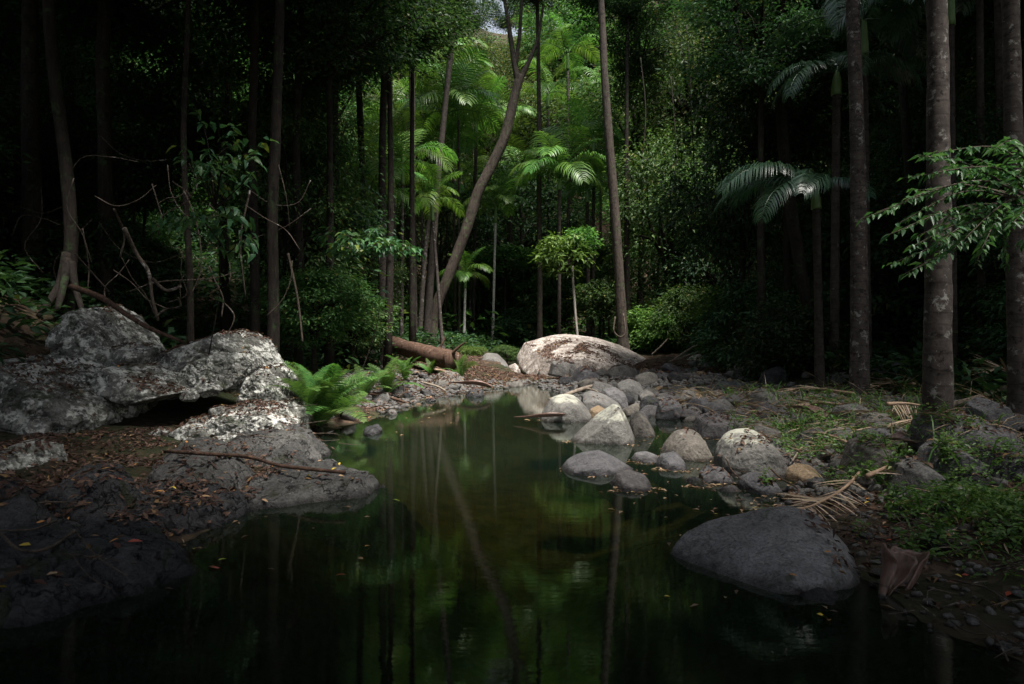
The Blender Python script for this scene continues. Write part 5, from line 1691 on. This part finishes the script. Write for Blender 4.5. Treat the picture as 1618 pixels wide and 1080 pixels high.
b = grounded(330, 520, 8.6)
tw = []
root = at(340, 330, 8.4)
tw.append([b, (b + root) / 2 + Vector((.1, 0, 0)), root])
tw += px_twigs(root, [(285, 240), (310, 262), (345, 205), (372, 198), (388, 222), (402, 240), (418, 225), (365, 250), (340, 240), (325, 262), (400, 262), (370, 268), (300, 150)], 8.2, .3)
tw += px_twigs(at(360, 400, 8.5), [(270, 345), (290, 355), (330, 345), (345, 330), (378, 332), (392, 342), (372, 345), (400, 395), (385, 392), (355, 385), (245, 350)], 8.2, .25)
sapling('glossy_sapling', b, tw, 'leaf_glossy', 'scraggly sapling with broad glossy leaves hanging before the dark slope', 'sapling', .13, 13, asp=.52, curl=.3, droop=.6, stem_r=.009, bark='bark_dark')
b = grounded(560, 560, 13.5)
root = at(600, 400, 13)
sapling('leafy_sapling', b, [[b, (b + root) / 2 + Vector((.2, 0, 0)), root]] + px_twigs(at(575, 400, 13), [(520, 385), (530, 400), (545, 372), (560, 385), (580, 372), (600, 380), (620, 378), (640, 384), (655, 392), (665, 400), (610, 395), (575, 395), (550, 400), (635, 398), (500, 372), (512, 398), (590, 366)], 12.8, .5), 'leaf_glossy',
        'sapling with a flat spray of bright leaves over the fern bank', 'sapling', .15, 26, asp=.45, curl=.25, droop=.3, stem_r=.014, most=300)
b = Vector((4.6, 5.6, gz(4.6, 5.6)))
root = at(1660, 330, 5.5)
tips = [(1362, 345), (1385, 335), (1400, 372), (1420, 352), (1435, 392), (1450, 372), (1465, 340), (1480, 385), (1500, 400), (1515, 352), (1530, 375), (1550, 395), (1560, 345), (1580, 370), (1600, 352), (1610, 390), (1400, 420), (1430, 432), (1590, 420), (1470, 420), (1540, 420),
        (1430, 280), (1450, 245), (1475, 240), (1500, 262), (1520, 278), (1545, 250), (1570, 235), (1590, 262), (1610, 245), (1440, 300), (1610, 290)]
sapling('leafy_sapling', b, [[b, (b + root) / 2 + Vector((.15, 0, 0)), root]] + px_twigs(root, tips, 5.3, .35), 'leaf_spray',
        'overhanging branch with sprays of small bright leaves in front of thick palm', 'sapling', .075, 60, asp=.38, curl=.25, droop=.25, stem_r=.013, most=300, pinnate=True)

# --- ferns
FERN = [frond_mesh('frond', M['fern_leaf'], a0, a1, 60, .16, .0135, dr, 50 + i, shape=1.1, start=.10, rach=.006, fwd=.3) for i, (a0, a1, dr) in enumerate(((1.5, .35, .12), (1.32, -.1, .18), (.95, -.5, .2)))]


def fern(px, py, d, size, n, label, tilt=0.0):
    p = grounded(px, py, d)
    t = thing('fern', p, label, 'fern', 'ferns on the shaded bank')
    P, r = smooth_path([(0, 0, -.05), (0, 0, .03), (0, 0, .08)], [.05, .05, .02], 5)
    link('rootstock', make_mesh('rootstock', *tube(P * (1, 1, size), r * size, 8, .2), M['bark_dark'], True), t)
    for i in range(n):
        u = i / n
        link('frond', FERN[min(2, int(u * 2.6))], t, (0, 0, .05 * size), (RNG.normal(0, .25), RNG.normal(0, .15), i * 2.4 + RNG.normal(0, .2)), size * RNG.uniform(.75, 1.12))
    return t


fern(505, 672, 9.0, 1.05, 28, 'large bright green fern spreading beside the limestone nose')
fern(488, 690, 8.5, .62, 13, 'smaller yellow-green fern low by the water under the large fern')
fern(540, 652, 10.2, .62, 12, 'arching fern leaning out over the water past the large fern')
fern(470, 640, 9.8, .8, 12, 'dark fern behind the large bright fern')
fern(612, 612, 14.0, .9, 14, 'fern at the foot of the tall dark palm')
fern(640, 596, 16.5, .8, 12, 'dim fern below the fallen log')
fern(575, 612, 13.0, .7, 10, 'shaded fern between the sapling and the tall dark palm')
fern(728, 575, 18.0, .75, 10, 'small yellow-green fern by the broken end of the log')
fern(680, 580, 18.5, .6, 9, 'small fern tucked under the fallen log')

# --- grass and ground cover on the near bank
def cover(x0, x1, y0, y1, n, L, asp, h, mat_name, name, label, thr, drop=.2):
    x = RNG.uniform(x0, x1, n)
    y = RNG.uniform(y0, y1, n)
    z, sx, sy, rk = surf(x, y)
    q = np.stack([x, y, 0 * x], -1)
    f = fbm(q * 1.5 + 40, 4)
    keep = (f > thr) & (z > .04)
    x, y, z, f = x[keep], y[keep], z[keep], f[keep]
    m = len(x)
    a = RNG.uniform(0, 6.283, m)
    d = np.stack([np.cos(a), np.sin(a), RNG.normal(drop, .35, m)], -1)
    b = np.stack([x, y, z + RNG.random(m) ** 1.3 * h * np.clip(.4 + (f - thr) * 2.2, .2, 1.3)], -1)
    ln = L * RNG.uniform(.6, 1.4, m)
    return b, d, unit(np.array([0, 0, 1.]) + RNG.normal(0, .4, (m, 3))), ln, ln * asp


acc = Acc()
for args in ((2.0, 3.4, 3.6, 5.5, 9000, .042, .5, .17), (3.2, 4.6, 3.5, 5.5, 4000, .04, .45, .10), (2.7, 4.0, 5.6, 8.6, 5000, .045, .45, .12), (3.6, 7, 7.5, 12, 2500, .07, .4, .2), (1.8, 3.4, 2.8, 3.6, 700, .035, .45, .06)):
    b, d, n_, ln, wd = cover(*args, 'grass', '', '', -.05)
    acc.add(*leaves(b, d, n_, ln, wd, .15))
tag(link('ground_cover', acc.mesh('ground_cover', M['herb'])), 'low green herbs covering the bank by the big grey boulder', 'ground cover', kind='stuff')
acc = Acc()
for (x0, x1, y0, y1, n, L) in ((2.0, 4.4, 3.2, 5.6, 320, .20), (2.8, 4.6, 5.5, 9, 480, .24), (3.6, 7.5, 8, 13, 600, .36)):
    b, d, n_, ln, wd = cover(x0, x1, y0, y1, n, L, .035, .0, '', '', '', -.1, 1.3)
    m = len(b)
    s = unit(np.cross(d, [0, 0, 1.0]))
    dn = unit(d)
    out = unit(d * [1, 1, 0])
    w = (.0045 * ln / L)[:, None]
    L_ = ln[:, None]
    p1 = b + dn * L_ * .5
    p2 = p1 + unit(dn + out * .6 - [0, 0, .25]) * L_ * .35
    p3 = p2 + unit(dn + out * 1.2 - [0, 0, .9]) * L_ * .3
    V = np.stack([b - s * w, b + s * w, p1 - s * w, p1 + s * w, p2 - s * w * .7, p2 + s * w * .7, p3], 1).reshape(-1, 3)
    i = np.arange(m)[:, None] * 7
    acc.add(V, [np.concatenate([i + [0, 1, 3, 2], i + [2, 3, 5, 4]]), i + [4, 5, 6]])
tag(link('grass', acc.mesh('grass', M['grass'])), 'tufts of thin grass on the bank beneath the palms', 'grass', kind='stuff')

acc = Acc()
for (x0, x1, y0, y1, n, L) in ((2.7, 4.6, 5.5, 9, 500, .28), (3.0, 7.5, 8, 13, 1100, .45), (2.0, 4.2, 2.6, 5, 260, .2)):
    x, y = RNG.uniform(x0, x1, n), RNG.uniform(y0, y1, n)
    z, *_ = surf(x, y)
    ok = (z > .06) & (fbm(np.stack([x, y, 0 * x + 9], -1) * 1.1, 3) > -.1)
    x, y, z = x[ok], y[ok], z[ok]
    m = len(x)
    a = RNG.normal(.3, .7, m) + math.pi * (RNG.random(m) < .5)
    d = unit(np.stack([np.cos(a), np.sin(a), RNG.normal(.22, .3, m)], -1))
    V, P = leaves(np.stack([x, y, z + .02], -1), d, unit(np.array([0, 0, 1.]) + RNG.normal(0, .4, (m, 3))), L * RNG.uniform(.5, 1.4, m), np.full(m, .011), .3, True)
    acc.add(V, P)
tag(link('dry_straw', acc.mesh('dry_straw', M['dead_frond'])), 'dry straw and shredded palm leaflets tangled in the grass', 'dry straw', kind='stuff')

# --- dead palm fronds: each leaflet a part
def dead_frond(path, leaf_len, pairs, label, width=8, droop=.1, group='dead palm fronds on the ground', fold=.75, one_side=False, mat='dead_frond', start=.15):
    pts = [at(px, py, d) for px, py, d in path]
    o = pts[0].copy()
    t = thing('dead_frond', o, label, 'dead frond', group)
    P, r = smooth_path([p - o for p in pts], np.linspace(width, width * .3, len(pts)) * path[0][2] / F / 2, 24)
    link('rachis', make_mesh('rachis', *tube(P, r, 7, .08), M['rachis_dead'], True), t)
    asp = .05
    key = 'dead' + mat
    if key not in LEAF6:
        c = np.linspace(0, 1, 6)
        wd = np.array([.5, 1, .95, .8, .5, .05]) * asp * .5
        zc = -.14 * c ** 2
        V = np.stack([np.stack([c, s_ * wd, zc + (abs(s_) * .35) * wd], -1) for s_ in (-1, 0, 1)], 1).reshape(-1, 3)
        q = []
        for i in range(5):
            for j in range(2):
                a_ = i * 3 + j
                q.append([a_, a_ + 1, a_ + 4, a_ + 3])
        LEAF6[key] = make_mesh('leaflet', V, [np.array(q)], M[mat])
    for k_ in range(pairs):
        s = start + (1 - start) * k_ / pairs
        f = s * 22.9
        i = int(f)
        p = P[i] + (P[i + 1] - P[i]) * (f - i)
        tn = unit(P[i + 1] - P[i])
        for sd in ((-1,) if one_side else (-1, 1)):
            side = unit(np.cross(tn, [0, 0, 1.0])) * sd
            d = Vector(unit(tn * fold + side * RNG.uniform(.45, .8) + np.array([0, 0, -droop + RNG.normal(.05, .12)])))
            q = d.to_track_quat('X', 'Z') @ Euler((RNG.normal(0, .5), 0, 0)).to_quaternion()
            link('leaflet', LEAF6[key], t, p, q.to_euler(), leaf_len * (math.sin(math.pi * (.2 + .7 * s)) ** .6) * RNG.uniform(.75, 1.15))
    return t


def lay(pix, z0, lift):
    return [(px, py, d) for px, py, d, w in flat_path(pix, z0, 1, lift)]


dead_frond(lay([(1362, 742), (1335, 770), (1290, 796), (1235, 812), (1180, 826)], .12, .07), .30, 40, 'straw-coloured dead palm frond lying over the top of the big grey boulder', 5, .12, fold=.35)
dead_frond([(1230, 818, 4.5), (1150, 838, 4.35), (1070, 852, 4.2), (1000, 862, 4.08)], .24, 22, 'reddish dead frond sunk in the shallow water off the big grey boulder', 5, .2, mat='litter_pale')
dead_frond(lay([(1340, 700), (1318, 690), (1296, 684), (1276, 682)], .2, .08), .22, 13, 'bleached dead frond clump by the round boulder and grass', 6, 0.0)
dead_frond([(1402, 638, 7.6), (1430, 637, 7.6), (1462, 641, 7.5)], .30, 14, 'dead frond with leaflets hanging like a comb beside the thick palm', 7, .9, fold=.2)
dead_frond([(1462, 668, 7.0), (1435, 664, 7.1), (1405, 670, 7.2)], .28, 12, 'tan dead frond collapsed against the foot of the thick palm', 6, .35)
dead_frond([(1612, 604, 10), (1598, 590, 10), (1580, 582, 10), (1552, 588, 10)], .5, 14, 'brown dead frond fanning up in the shade past the round dim stone', 7, -.1)
dead_frond(lay([(1350, 622), (1310, 616), (1272, 612), (1240, 618)], .4, .1), .5, 16, 'dry frond flattened in the grass at the foot of the tall curved palm', 6, .1)
dead_frond(lay([(1330, 640), (1295, 636), (1255, 640)], .35, .1), .42, 14, 'greyish dry frond on the edge of the cobble bar', 6, .1)
dead_frond(lay([(1445, 606), (1410, 604), (1375, 612)], .45, .15), .45, 14, 'thin dry frond between the tall curved palm and the thick palm', 5, -.15)
dead_frond(lay([(1600, 640), (1560, 646), (1520, 654), (1490, 648)], .45, .1), .4, 14, 'dim dry frond draped behind the large blue-grey boulder', 6, .25)
dead_frond(lay([(720, 592), (690, 584), (655, 588)], .5, .1), .5, 12, 'pale dry frond on the leafy bank under the log end', 6, .1)
dead_frond([(1370, 752, 5.0), (1400, 738, 5.2), (1420, 728, 5.4)], .22, 10, 'greenish withered frond at the top of the ground cover', 8, .1)

# --- palm sheaths
def sheath(name, spine, width, curl, label, mat='sheath', twist=0.0, up=Vector((0, 0, 1)), tail=True, rag=.12, tall=None):
    """A papery leaf base: a trough along a spine, wide at one end."""
    P, _ = smooth_path(spine, [1] * len(spine), 26)
    o = Vector(P[0])
    P = P - P[0]
    n = len(P)
    T = unit(np.gradient(P, axis=0))
    U = np.array(up[:])
    S = unit(np.cross(T, U))
    W = unit(np.cross(S, T))
    m = 17
    s = np.linspace(0, 1, n)
    rows = []
    for i in range(n):
        wd = width * (np.interp(s[i], [0, .15, .5, .75, 1], [.72, 1, .8, .36, .12]))
        c = np.interp(s[i], [0, .3, 1], [curl * .55, curl, curl * 1.25])
        a = np.linspace(-c, c, m)
        rr = wd / (2 * c)
        tw = twist * s[i]
        e1 = S[i] * math.cos(tw) + W[i] * math.sin(tw)
        e2 = -S[i] * math.sin(tw) + W[i] * math.cos(tw)
        row = P[i] + (rr * np.sin(a))[:, None] * e1 + (rr * (1 - np.cos(a)))[:, None] * e2
        if i < 3:
            row = row + T[i] * (rag * width * fbm(np.stack([a * 2.2, 0 * a + i * .2, 0 * a + width * 40], -1), 3))[:, None]
        rows.append(row)
    V = np.concatenate(rows)
    V = V + .02 * width * np.stack([fbm(V * 9 / max(width, .05) * .2, 3)] * 3, -1)
    ii_ = (np.arange(n - 1)[:, None] * m + np.arange(m - 1)[None]).ravel()
    q = np.stack([ii_, ii_ + 1, ii_ + m + 1, ii_ + m], -1)
    # thickness
    cen = V.reshape(n, m, 3)
    nx_ = unit(np.cross(np.gradient(cen, axis=0), np.gradient(cen, axis=1)))
    V2 = (cen + nx_ * .006).reshape(-1, 3)
    N0 = len(V)
    rim = []
    edge = list(range(m)) + [i * m + m - 1 for i in range(1, n)] + [(n - 1) * m + j for j in range(m - 2, -1, -1)] + [i * m for i in range(n - 2, 0, -1)]
    for a_, b_ in zip(edge, edge[1:] + edge[:1]):
        rim.append([a_, b_, b_ + N0, a_ + N0])
    me = make_mesh(name, np.concatenate([V, V2]), [np.concatenate([q[:, ::-1], q + N0, np.array(rim)])], M[mat], True)
    return me, o


for spine, wd, cl, up, lab in (
    ([at(1402, 866, 3.36), at(1400, 895, 3.33), at(1394, 925, 3.28), at(1386, 966, 3.22)], .30, 2.35, Vector((.35, -.9, .15)), 'brown curled palm sheath standing open at the water edge'),
    ([at(1446, 872, 3.42), at(1440, 900, 3.38), at(1426, 935, 3.32), at(1404, 976, 3.24)], .25, 2.0, Vector((-.75, -.65, .1)), 'pinkish second lobe of split palm sheath leaning beside the brown one')):
    me, o = sheath('palm_sheath', spine, wd, cl, lab, up=up)
    tag(link('palm_sheath', me, loc=o), lab, 'palm sheath', 'split palm sheaths at the near bank')
me, o = sheath('palm_sheath', [at(892, 661, 10.15) + Vector((0, 0, .05)), at(866, 661, 10.1) + Vector((0, 0, .03)), at(840, 661, 10.2) + Vector((0, 0, .02)), at(812, 659, 10.3)], .2, 1.4, '')
tag(link('palm_sheath', me, loc=o), 'reddish boat-shaped palm sheath floating beside the rounded pale-capped rock', 'palm sheath')
me, o = sheath('palm_sheath', [at(1404, 692, 6.3), at(1425, 694, 6.2), at(1450, 700, 6.1), at(1475, 704, 6.0)], .22, 1.0, '', up=Vector((0, -.4, 1)))
tag(link('palm_sheath', me, loc=o), 'dark red dead sheath lying above the pale grey stone', 'palm sheath')
me, o = sheath('palm_sheath', [at(776, 612, 15.5), at(755, 608, 15.5), at(732, 606, 15.6), at(710, 604, 15.8)], .4, 1.2, '')
tag(link('palm_sheath', me, loc=o), 'pale brown sheath stranded on the stones below the log end', 'palm sheath')
me, o = sheath('palm_sheath', [at(1302, 658, 8.6), at(1282, 648, 8.8), at(1262, 644, 9.0), at(1245, 642, 9.2)], .22, 1.1, '')
tag(link('palm_sheath', me, loc=o), 'grey-brown sheath folded on the gravel next to the grass', 'palm sheath')
stick('palm_stalk', [(1262, 866, 3.62, 4), (1300, 884, 3.58, 5), (1360, 915, 3.5, 5), (1392, 935, 3.46, 3)], M['dead_wood'], 'woody stalk running from the big grey boulder to brown palm sheath', 'palm stalk')
